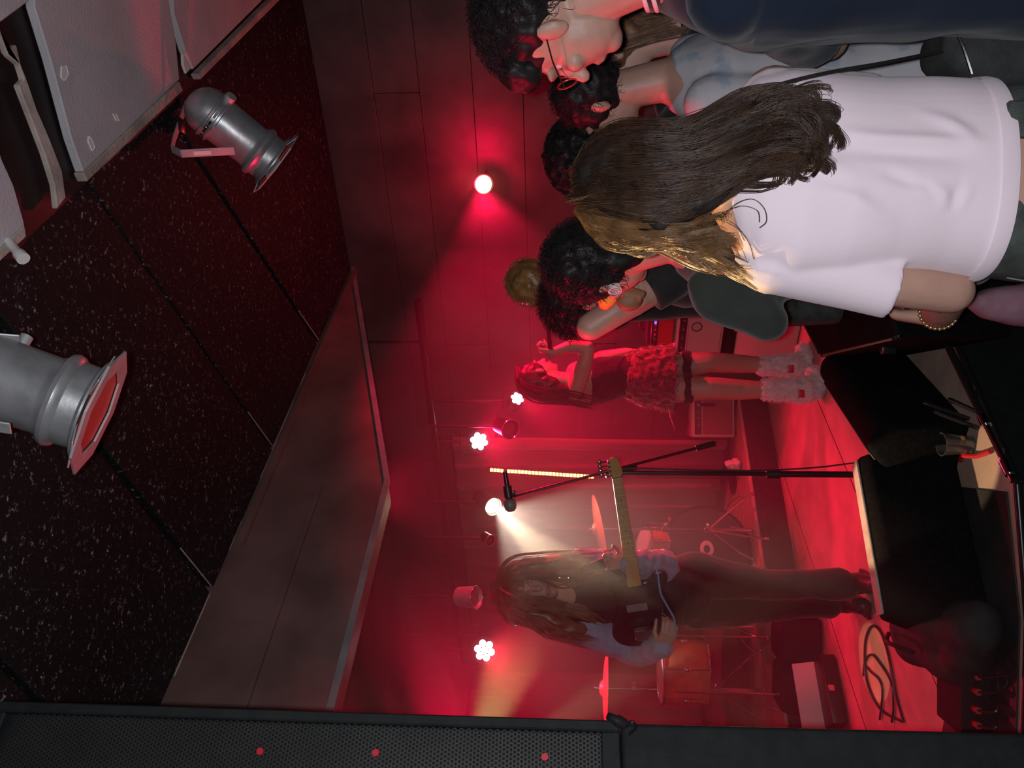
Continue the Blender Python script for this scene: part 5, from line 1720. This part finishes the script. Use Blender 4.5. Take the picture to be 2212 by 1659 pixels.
# ================================================================== drum kit on the riser
kc = P(1522, 1186, 5.25)
kc.z = RZ + 0.285
kd = V((0.35, -0.94, 0)).normalized()
kx = V((kd.y, -kd.x, 0)) * -1
kt = thing('drum_kit', 'drum kit with orange red shells, chrome stands and two cymbals on the riser', 'drum kit', V((kc.x, kc.y, RZ)))
bd = part('bass_drum', MB().cyl(kc - kd * 0.36, kc, 0.272, n=40), MT['drum_shell'], kt)
part('front_head', MB().cyl(kc, kc + kd * 0.004, 0.262, n=40), MT['drum_head'], bd)
part('head_print', MB().rings([[kc + kd * 0.0055 + kx * (r * math.cos(a)) * 1.0 + Zv * (r * 0.8 * math.sin(a)) for a in [q * math.pi / 12 for q in range(24)]] for r in (0.026, 0.055)], cap=False), MT['white_print'], bd, 0)
for dd in (0.0, -0.36):
    part('hoop', MB().tube([kc + kd * dd + kx * 0.277 * math.cos(a) + Zv * 0.277 * math.sin(a) for a in [q * math.pi / 20 for q in range(40)]], 0.013, 8, True), MT['black_metal'], bd)
for i in range(8):
    a = i * math.pi / 4 + 0.2
    q = kc + kx * 0.282 * math.cos(a) + Zv * 0.282 * math.sin(a)
    part('tension_rod', MB().cyl(q + kd * 0.02, q - kd * 0.12, 0.005, n=8).rbox(q - kd * 0.13, 0.02, 0.02, 0.04, 0.004), MT['chrome'], bd)


def drum(c, ax, r, h, name, label=None):
    ax = V(ax).normalized()
    o = part(name, MB().cyl(c, c + ax * h, r, n=36), MT['drum_shell'], kt)
    x, y, _ = basis(ax)
    for hh_ in (0.0, h):
        part('hoop', MB().tube([c + ax * hh_ + x * (r + 0.006) * math.cos(a) + y * (r + 0.006) * math.sin(a) for a in [q * math.pi / 18 for q in range(36)]], 0.007, 6, True), MT['chrome'], o)
    part('drum_skin', MB().cyl(c + ax * h, c + ax * (h + 0.003), r * 0.98, n=36), MT['drum_white'], o)
    for i in range(6):
        a = i * math.pi / 3 + 0.4
        q = c + x * (r + 0.008) * math.cos(a) + y * (r + 0.008) * math.sin(a)
        part('lug', MB().cyl(q + ax * 0.01, q + ax * (h - 0.01), 0.0035, n=6).ell(q + ax * h * 0.5, x * 0.012, y * 0.012, ax * 0.024, 10, 6), MT['chrome'], o)
    return o


def stand(top, floor_z, name='stand', spread=0.24, lean=V((0, 0, 0))):
    top = V(top)
    b = V((top.x, top.y, floor_z)) + lean
    d = (top - b).normalized()
    mb = MB()
    h = (top - b).length
    mb.cyl(b + d * 0.05, b + d * h * 0.55, 0.012).cyl(b + d * h * 0.5, top, 0.008)
    for q in (0.3, 0.55, 0.78):
        mb.lathe([(-0.025, 0.012), (-0.02, 0.017), (0.02, 0.017), (0.025, 0.010)], b + d * h * q, d)
        mb.ell(b + d * h * q + X * 0.028, X * 0.018, Yv * 0.006, Zv * 0.010, 10, 5)
    o = part(name, mb, MT['chrome'], kt)
    for i in range(3):
        a = i * 2 * math.pi / 3 + 0.5
        f = V((b.x + spread * math.cos(a), b.y + spread * math.sin(a), floor_z + 0.012))
        part('leg', MB().tube([b + d * h * 0.30, f.lerp(b + d * h * 0.3, 0.2) + Zv * 0.02, f], 0.007, 8).sph(f, 0.012), MT['chrome'], o)
    return o


def cymbal(c, ax, r, name='cymbal'):
    ax = V(ax).normalized()
    o = part(name, MB().lathe([(0.0, r), (0.0015, r), (0.016, r * 0.6), (0.022, r * 0.22), (0.040, r * 0.14), (0.046, 0.006), (0.044, 0.004), (0.036, r * 0.12), (0.019, r * 0.22), (0.013, r * 0.6)], c, ax, 56), MT['brass'], kt, 35)
    part('felt_and_nut', MB().cyl(V(c) + ax * 0.035, V(c) + ax * 0.075, 0.008), MT['chrome'], o)
    return o


c1 = P(1288, 1142, 5.05)
cymbal(c1 - V((0, 0, 0.02)), V((-0.17, -0.10, 1)), 0.215)
stand(c1 + Zv * 0.04, RZ)
c2 = P(1303, 1487, 4.85)
cymbal(c2 - V((0, 0, 0.02)), V((0.03, 0.02, 1)), 0.235)
stand(c2 + Zv * 0.04, RZ)
drum(P(1428, 1180, 5.2), V((0.2, -0.3, 0.95)), 0.105, 0.12, 'rack_tom')
part('tom_arm', MB().tube([P(1432, 1165, 5.25), P(1470, 1175, 5.3), kc + Zv * 0.27 - kd * 0.15], 0.012, 8), MT['chrome'], kt)
fd = drum(P(1524, 1452, 4.72), V((0, 0, 1)), 0.18, 0.26, 'floor_tom')
for i in range(3):
    a = i * 2 * math.pi / 3 + 0.3
    b = P(1524, 1452, 4.72)
    q = V((b.x + 0.2 * math.cos(a), b.y + 0.2 * math.sin(a), 0))
    part('leg', MB().cyl(V((q.x, q.y, b.z + 0.2)), V((q.x, q.y, RZ)), 0.006).sph(V((q.x, q.y, RZ + 0.014)), 0.013), MT['chrome'], fd)
drum(P(1440, 1352, 5.0), V((0.05, -0.15, 1)), 0.165, 0.13, 'snare_drum')
stand(P(1440, 1352, 5.0), RZ, 'snare_stand', 0.22)
stand(P(1400, 1130, 5.4), RZ, 'hi_hat_stand', 0.2)
thr = P(1500, 1330, 5.45)
part('throne', MB().cyl(V((thr.x, thr.y, RZ + 0.44)), V((thr.x, thr.y, RZ + 0.52)), 0.17, n=30).cyl(V((thr.x, thr.y, RZ)), V((thr.x, thr.y, RZ + 0.44)), 0.018), MT['black_cloth'], kt)
part('pedal_beater', MB().tube(spline([kc - kd * 0.4 - Zv * 0.26, kc - kd * 0.46 - Zv * 0.1, kc - kd * 0.40], 8), 0.006, 6).sph(kc - kd * 0.385, 0.028), MT['chrome'], kt)

# ================================================================== amplifiers


def amp(label, name, p, w_, h_, dp, shell, face, yaw, cat='amplifier'):
    p = V(p)
    f = V((math.cos(yaw), math.sin(yaw), 0))
    r = V((math.sin(yaw), -math.cos(yaw), 0))
    t = thing(name, label, cat, p)
    c = p + Zv * (h_ / 2 + 0.015) - f * dp / 2
    part('cabinet', MB().rbox(c, w_, dp, h_, 0.012, 2, (r, f, Zv)), MT[shell], t)
    part('grille_cloth', MB().rbox(c + f * (dp / 2 + 0.002) - Zv * 0.03, w_ * 0.88, 0.012, h_ * 0.68, 0.005, 1, (r, f, Zv)), MT[face], t)
    part('control_panel', MB().rbox(c + f * (dp / 2 + 0.003) + Zv * (h_ / 2 - 0.045), w_ * 0.88, 0.012, 0.045, 0.003, 1, (r, f, Zv)), MT['black_plastic'], t)
    for i in range(5):
        part('knob', MB().cyl(c + f * (dp / 2 + 0.008) + Zv * (h_ / 2 - 0.045) + r * w_ * (i - 2) * 0.13, c + f * (dp / 2 + 0.022) + Zv * (h_ / 2 - 0.045) + r * w_ * (i - 2) * 0.13, 0.008, n=12), MT['chrome'], t)
    hd = MB().tube(spline([c + Zv * h_ / 2 + r * 0.09, c + Zv * (h_ / 2 + 0.03) + r * 0.06, c + Zv * (h_ / 2 + 0.03) - r * 0.06, c + Zv * h_ / 2 - r * 0.09], 12), 0.009, 8)
    part('handle', hd, MT['black_plastic'], t)
    for i in (-1, 1):
        for j in (-1, 1):
            part('foot', MB().cyl(p + r * i * w_ * 0.42 - f * (dp / 2 + j * dp * 0.4), p + r * i * w_ * 0.42 - f * (dp / 2 + j * dp * 0.4) + Zv * 0.016, 0.014, n=12), MT['black_plastic'], t)
    return t


ya = math.radians(-88)
pa = PZ(1592, 905, RZ)
am = amp('pale guitar amplifier with a dark handle strap, behind the legs of the singer', 'guitar_amplifier', pa + V((0.05, 0, 0)), 0.36, 0.30, 0.24, 'tolex', 'amp_cloth', ya)
part('hanging_strap', MB().box(pa + V((0.10, -0.012, 0.20)), 0.022, 0.004, 0.10), MT['black_cloth'], am)
yb = math.atan2(-0.8, -0.6)
pb = P(1500, 708, 4.85)


def at_z(zz):
    return V((pb.x, pb.y, zz))


rcs = thing('road_case', 'red lit road case on the stage floor under the pale speaker cabinet', 'case', at_z(STZ))
part('case_body', MB().rbox(at_z(STZ + 0.19) + E1 * 0.15, 0.30, 0.56, 0.372, 0.01, 2, (E1, E2, Zv)), MT['tolex'], rcs)
part('case_lid', MB().rbox(at_z(STZ + 0.405) + E1 * 0.15, 0.31, 0.57, 0.06, 0.008, 2, (E1, E2, Zv)), MT['black_carpet'], rcs)
part('latch', MB().rbox(at_z(STZ + 0.37) - E1 * 0.004, 0.012, 0.05, 0.05, 0.003, 1, (E1, E2, Zv)), MT['chrome'], rcs)
cabn = amp('wide pale speaker cabinet under a small amplifier head, behind the singer at her knees', 'speaker_cabinet', at_z(STZ + 0.437), 0.50, 0.29, 0.28, 'tolex', 'tolex', yb)
ph = at_z(STZ + 0.745)
hd = amp('small amplifier head with a blue display, standing on the pale speaker cabinet', 'amplifier_head', ph, 0.26, 0.15, 0.22, 'black_wood', 'red_gel', yb)
part('display', MB().box(ph - E1 * 0.014 + E2 * 0.05 + Zv * 0.12, 0.006, 0.03, 0.012, (E1, E2, Zv)), MT['blue_disp'], hd)
tag(part('cable_loop', MB().tube([at_z(STZ + 0.62) - E1 * 0.022 + E2 * (0.02 + 0.03 * math.cos(a)) + Zv * 0.03 * math.sin(a) for a in [q * math.pi / 10 for q in range(20)]], 0.0035, 6, True), MT['black_plastic']), 'small round cable loop hanging on the face of the pale speaker cabinet', 'cable')
# small bright bundle beside the light bar
bn = thing('microphone_windshield', 'small pale crumpled bundle on the riser edge, right of the drum kit', 'bundle', PZ(1600, 1000, RZ))
mb = MB()
q0 = PZ(1600, 998, RZ + 0.002)
for i in range(6):
    mb.sph(q0 + V((random.uniform(-0.03, 0.03), random.uniform(-0.02, 0.02), 0.04 + random.uniform(-0.01, 0.04))), 0.03)
part('cloth', fuse(mb, 0.006, 1, wnoise(40, 0.012)), MT['white_fur'], bn)

# ================================================================== floor monitors


def wedge(label, A_, B_, toward, hgt=0.35, name='floor_monitor'):
    """A_,B_: the ends of the ridge; toward: direction the grille faces"""
    A_, B_ = V(A_), V(B_)
    n = V(toward).normalized()
    za, zb = STZ + 0.002, A_.z
    prof = lambda q: [V((q.x, q.y, 0)) - n * 0.06 + Zv * za, V((q.x, q.y, 0)) - n * 0.045 + Zv * (zb - 0.03), V((q.x, q.y, 0)) + Zv * zb, V((q.x, q.y, 0)) + n * 0.06 + Zv * zb, V((q.x, q.y, 0)) + n * 0.34 + Zv * (za + 0.09), V((q.x, q.y, 0)) + n * 0.34 + Zv * za]
    t = thing(name, label, 'floor monitor', (A_ + B_) / 2 * V((1, 1, 0)).length * 0 + V(((A_.x + B_.x) / 2, (A_.y + B_.y) / 2, STZ)))
    part('cabinet', MB().bprism(prof(A_), B_ - A_, 0.022, 3), MT['black_carpet'], t, 35)
    a, b = A_ + n * 0.075, B_ + n * 0.075
    sl = (n * 0.28 - Zv * (zb - za - 0.09)).normalized()
    nn = sl.cross((B_ - A_).normalized()).normalized()
    if nn.z < 0:
        nn = -nn
    dr = (B_ - A_).normalized()
    ln = (B_ - A_).length
    part('grille', MB().rbox((A_ + B_) / 2 + n * 0.20 - Zv * (zb - za - 0.09) * 0.5 + nn * 0.004, ln - 0.07, 0.30, 0.008, 0.003, 1, (dr, sl, nn)), MT['grille'], t)
    cc = (A_ + B_) / 2 - n * 0.055 - Zv * 0.19
    part('handle_recess', MB().rbox(cc, 0.14, 0.012, 0.05, 0.004, 1, (dr, n, Zv)), MT['black_carpet'], t)
    return t


RW_A, RW_B = PZ(1772, 778, STZ + 0.33), PZ(1885, 945, STZ + 0.33)
wedge('black floor monitor at the feet of the singer, right of the microphone stand', RW_A, RW_B, V((-0.86, 0.5, 0)))
LW_A, LW_B = PZ(1852, 985, STZ + 0.33), PZ(1912, 1335, STZ + 0.33)
lwt = wedge('wide black floor monitor in front of the bass player, left of the microphone stand', LW_A, LW_B, V((-0.45, 0.9, 0)))
lwd = (LW_B - LW_A).normalized()
lwn = V((-0.45, 0.9, 0)).normalized()
part('lit_ridge_strip', MB().rbox((LW_A + LW_B) / 2 + lwn * 0.03 + Zv * 0.002, (LW_B - LW_A).length - 0.03, 0.055, 0.008, 0.003, 1, (lwd, lwn, Zv)), MT['board_edge'], lwt, label='tan strip standing in for warm light along the ridge')  # warm light on the ridge put in as a tan strip
T_A, T_B = PZ(1925, 1370, STZ + 0.30), PZ(2010, 1470, STZ + 0.30)
fc = thing('flight_case', 'scuffed black flight case at the right edge of the stage behind the floor monitor', 'case', PZ(1850, 680, STZ))
zt_ = STZ + 0.36
fq = [PZ(1706, 640, zt_), PZ(1772, 768, zt_), PZ(1940, 728, zt_), PZ(1900, 610, zt_)]
part('case_body', MB().bprism(fq, V((0, 0, -0.355)), 0.012, 2), MT['black_carpet'], fc, 30)
for i in range(4):
    a, b = fq[i], fq[(i + 1) % 4]
    part('edge_rail', MB().cyl(a.lerp(b, 0.05) - Zv * 0.004, a.lerp(b, 0.95) - Zv * 0.004, 0.009, n=8), MT['black_metal'], fc)
    part('ball_corner', MB().sph(a.lerp((fq[0] + fq[2]) / 2, 0.03) - Zv * 0.008, 0.012), MT['black_metal'], fc, 180)
part('latch', MB().rbox(fq[1].lerp(fq[2], 0.5) - Zv * 0.12, 0.05, 0.03, 0.05, 0.004), MT['black_metal'], fc)
# dark slumped case left of the wide wedge
sc_t = thing('soft_case', 'dark slumped soft case between the wide floor monitor and the speaker tower', 'case', PZ(2040, 1410, STZ))
mb = MB()
cA, cB, cC = PZ(1985, 1370, STZ + 0.10), PZ(2075, 1440, STZ + 0.08), PZ(2110, 1360, STZ + 0.08)
mb.chain([cA, cB], [0.11, 0.07])
mb.chain([cA, cC], [0.10, 0.09])
mb.chain([cB, cC], [0.07, 0.09])
part('case_body', fuse(mb, 0.01, 4, wnoise(9, 0.02)), MT['bag'], sc_t)
part('carry_handle', MB().tube(spline([cA + Zv * 0.11, cA.lerp(cB, 0.3) + Zv * 0.15, cA.lerp(cB, 0.6) + Zv * 0.10], 10), 0.008, 8), MT['leather'], sc_t)
mat_ = thing('darkening_mat', 'added black mat darkening the stage edge in front of the wide floor monitor', 'mat', PZ(2150, 1250, STZ))  # added sheet that darkens the floor where the flash turns it grey
part('darkening_sheet', MB().bprism([PZ(x, y, STZ + 0.001) for x, y in ((2060, 1050), (2178, 1062), (2206, 1335), (2198, 1600), (2030, 1620), (2085, 1330))], V((0, 0, 0.006)), 0.002, 1), MT['ground'], mat_, 0)
# small black box speaker by the riser
bxp = PZ(1776, 1386, STZ)
bx = thing('small_speaker_box', 'small black box speaker standing on the stage before the drum riser', 'speaker', bxp)
part('cabinet', MB().rbox(bxp + V((0, 0.08, 0.118)), 0.24, 0.20, 0.232, 0.02, 2), MT['black_wood'], bx)
part('grille', MB().rbox(bxp + V((0, -0.022, 0.118)), 0.20, 0.008, 0.19, 0.004, 1), MT['black_cloth'], bx)
# pedal case with a bright side, and round stand base
pc0 = PZ(1812, 1495, STZ)
pc = thing('pedal_case', 'open black pedal case with a pink lit inside lid, left of the box speaker', 'case', pc0)
pcx = V((0.80, 0.55, 0)).normalized()
pcn = V((0.55, -0.80, 0)).normalized()
part('case_tray', MB().rbox(pc0 + Zv * 0.045, 0.34, 0.16, 0.075, 0.008, 2, (pcx, pcn, Zv)), MT['leather'], pc)
lidn = (Zv * 0.9 - pcn * 0.45).normalized()
part('case_lid', MB().rbox(pc0 - pcn * 0.09 + Zv * 0.13, 0.34, 0.012, 0.12, 0.004, 1, (pcx, pcx.cross(lidn), lidn)), MT['drum_white'], pc)
part('latch', MB().rbox(pc0 + pcn * 0.083 + Zv * 0.06, 0.03, 0.006, 0.03, 0.002, 1, (pcx, pcn, Zv)), MT['chrome'], pc)
rb0 = PZ(1782, 1515, STZ)
rbm = thing('monitor_speaker', 'black rounded floor speaker half hidden by the speaker tower, behind the pedal case', 'speaker', rb0)
part('cabinet', MB().bprism([rb0 + V((-0.13, 0.02, 0.002)), rb0 + V((0.16, -0.02, 0.002)), rb0 + V((0.14, 0.03, 0.22)), rb0 + V((-0.10, 0.06, 0.22))], V((0.02, 0.22, 0)), 0.03, 3), MT['black_wood'], rbm)
part('round_port', MB().lathe([(0, 0.035), (0.008, 0.035), (0.008, 0.026), (0.002, 0.024)], rb0 + V((-0.05, 0.005, 0.07)), V((0.2, -0.95, 0.2))), MT['chrome'], rbm)
# cable coiled on the stage
co = MB()
for q, rad in (([(1948, 1558), (1900, 1530), (1872, 1470), (1868, 1400), (1875, 1365), (1888, 1352), (1905, 1370), (1920, 1420), (1935, 1500), (1952, 1560)], 0.006), ([(1865, 1460), (1868, 1430), (1882, 1414), (1900, 1432), (1925, 1475), (1930, 1530), (1926, 1560)], 0.005), ([(1872, 1440), (1880, 1450), (1900, 1470), (1906, 1500), (1900, 1555)], 0.005)):
    co.tube(spline([PZ(x, y, STZ + 0.008) for x, y in q], 50), rad, 8)
tag(part('coiled_cable', co, MT['black_plastic']), 'long black cable lying in loops on the lit stage floor', 'cable')
# stage box with coloured plugs
sb0 = PZ(2130, 1500, STZ)
sbx = thing('stage_box', 'black stage box with red plugs and cables beside the speaker tower', 'stage box', sb0)
part('box', MB().rbox(sb0 + V((0.0, 0.05, 0.05)), 0.26, 0.18, 0.10, 0.008, 2), MT['black_wood'], sbx)
for (dx, dy) in ((-0.08, 0), (-0.03, 0.01), (0.03, 0), (0.08, 0.01)):
    q = sb0 + V((dx, -0.04, 0.06))
    pg = part('plug', MB().cyl(q, q + V((0.01, -0.05, 0.01)), 0.011, n=12), MT['foil'], sbx)
    part('plug_cable', MB().tube(spline([q + V((0.01, -0.05, 0.01)), q + V((0.03, -0.10, -0.02)), q + V((0.08, -0.08 - dx, -0.05)), q + V((0.16, -0.02 + dx, -0.052))], 16), 0.0045, 6), MT['black_plastic'], pg)

# ================================================================== odds and ends at the stage front
cu0, cu1 = PZ(2050, 962, STZ + 0.04), PZ(2122, 962, STZ + 0.04)
cx_ = PZ(2100, 960, STZ)
cup = thing('plastic_cup', 'clear plastic cup glinting at the edge of the stage, between the two floor monitors', 'cup', cx_)
part('cup_wall', MB().lathe([(0.0, 0.028), (0.0, 0.0295), (0.10, 0.040), (0.104, 0.042), (0.104, 0.038), (0.004, 0.027)], cx_ + Zv * 0.001, Zv, 28), MT['cup'], cup)
part('drink', MB().lathe([(0.006, 0.026), (0.035, 0.030)], cx_, Zv, 28), mat('pale_beer', (0.8, 0.5, 0.15), 0.05, trans=0.8), cup)
items = (
    ('water_bottle', 'small clear bottle with a red cap standing by the right floor monitor', (1925, 940), 0.028, 0.16, 'cup', 'foil'),
    ('water_bottle', 'small clear bottle with a pale cap, nearest the wide floor monitor ridge', (1945, 965), 0.028, 0.16, 'cup', 'white_paper'),
)
for nm, lab, (x, y), r0, h0, m_, capm in items:
    b = PZ(x + 30, y, STZ)
    t = thing(nm, lab, 'bottle', b)
    part('bottle', MB().lathe([(0.001, r0 * 0.9), (0.005, r0), (h0 * 0.65, r0), (h0 * 0.82, r0 * 0.45), (h0 * 0.9, r0 * 0.4)], b, Zv, 20), MT[m_], t)
    part('cap', MB().cyl(b + Zv * h0 * 0.9, b + Zv * h0, r0 * 0.45, n=14), MT[capm], t)
    part('paper_label', MB().cyl(b + Zv * h0 * 0.25, b + Zv * h0 * 0.5, r0 * 1.02, n=20, cap=False), MT['foil'], t)
cl = PZ(2025, 935, STZ + 0.06)
clip = thing('lamp_clip', 'small dark butterfly clip with wire legs between the two floor monitors', 'clip', cl)
part('clip_wings', MB().ell(cl + V((-0.02, 0, 0.01)), V((0.016, 0, 0.006)), Yv * 0.008, V((-0.004, 0, 0.02)), 12, 6).ell(cl + V((0.02, 0, 0.01)), V((0.016, 0, -0.006)), Yv * 0.008, V((0.004, 0, 0.02)), 12, 6), MT['black_plastic'], clip)
part('clip_leg', MB().tube(spline([cl, cl + V((-0.02, 0, -0.03)), cl + V((-0.03, -0.01, -0.058))], 8), 0.002, 5), MT['black_metal'], clip)
part('clip_leg', MB().tube(spline([cl, cl + V((0.02, 0, -0.03)), cl + V((0.03, -0.01, -0.058))], 8), 0.002, 5), MT['black_metal'], clip)
# short stand legs and tube at the edge
tb = thing('stand_tube', 'slanting black and chrome tube along the stage edge beside the plastic cup', 'tube', PZ(2180, 1030, STZ))
ta, tc_ = PZ(2035, 720, STZ + 0.06), PZ(2190, 1040, STZ + 0.05)
part('black_tube', MB().cyl(ta, ta.lerp(tc_, 0.62), 0.013), MT['black_metal'], tb)
part('chrome_sleeve', MB().cyl(ta.lerp(tc_, 0.62), tc_, 0.010), MT['chrome'], tb)
part('collar', MB().cyl(ta.lerp(tc_, 0.60), ta.lerp(tc_, 0.66), 0.017), MT['chrome'], tb)
part('collar', MB().cyl(ta.lerp(tc_, 0.88), ta.lerp(tc_, 0.96), 0.016), MT['chrome'], tb)
part('foot', MB().cyl(tc_, V((tc_.x, tc_.y, STZ)), 0.008).cyl(ta, V((ta.x, ta.y, STZ)), 0.008), MT['black_metal'], tb)
for i, (x, y, h_) in enumerate(((2035, 905, 0.13), (2055, 925, 0.12), (2075, 900, 0.10))):
    b = PZ(x + 60, y, STZ)
    t = thing('cable_post', ('short dark post right behind the cup', 'short dark post touching the floor monitor end', 'short dark post furthest to the right of the cup')[i], 'post', b, 'short posts beside the cup')
    part('post', MB().cyl(b + V((0.0, 0, 0.002)), b + V((0.05, 0.03, h_)), 0.008), MT['black_metal'], t)
    part('post_tip', MB().cyl(b + V((0.05, 0.03, h_)), b + V((0.056, 0.034, h_ + 0.015)), 0.009), MT['chrome'], t)
rc = MB().tube(spline([PZ(2075, 995, STZ + 0.01), PZ(2080, 985, STZ + 0.02), PZ(2110, 985, STZ + 0.01), PZ(2140, 975, STZ + 0.01)], 16), 0.009, 8)
tag(part('red_plug_lead', rc, MT['foil']), 'short red plugged lead lying below the plastic cup', 'cable')
# mauve bag hanging past the elbow of the pink shirt
mv = thing('mauve_bag', 'mauve cloth bag hanging beyond the bare elbow at the lower edge', 'bag', P(2160, 655, 1.85))
mb = MB()
mb.loft([(P(2098, 650, 1.9), X * 0.015, Yv * 0.03), (P(2130, 655, 1.9), X * 0.035, Yv * 0.05), (P(2180, 658, 1.9), X * 0.045, Yv * 0.06), (P(2300, 650, 1.9), X * 0.08, Yv * 0.07), (P(2330, 650, 1.9), X * 0.07, Yv * 0.05)], n=24)
part('bag_body', fuse(mb, 0.007, 3, wnoise(14, 0.008)), MT['mauve'], mv)
part('handle', MB().tube(spline([P(2105, 645, 1.9), P(2070, 640, 1.88), P(2040, 640, 1.86), P(2060, 655, 1.92), P(2105, 660, 1.94)], 20), 0.006, 6), MT['mauve'], mv)
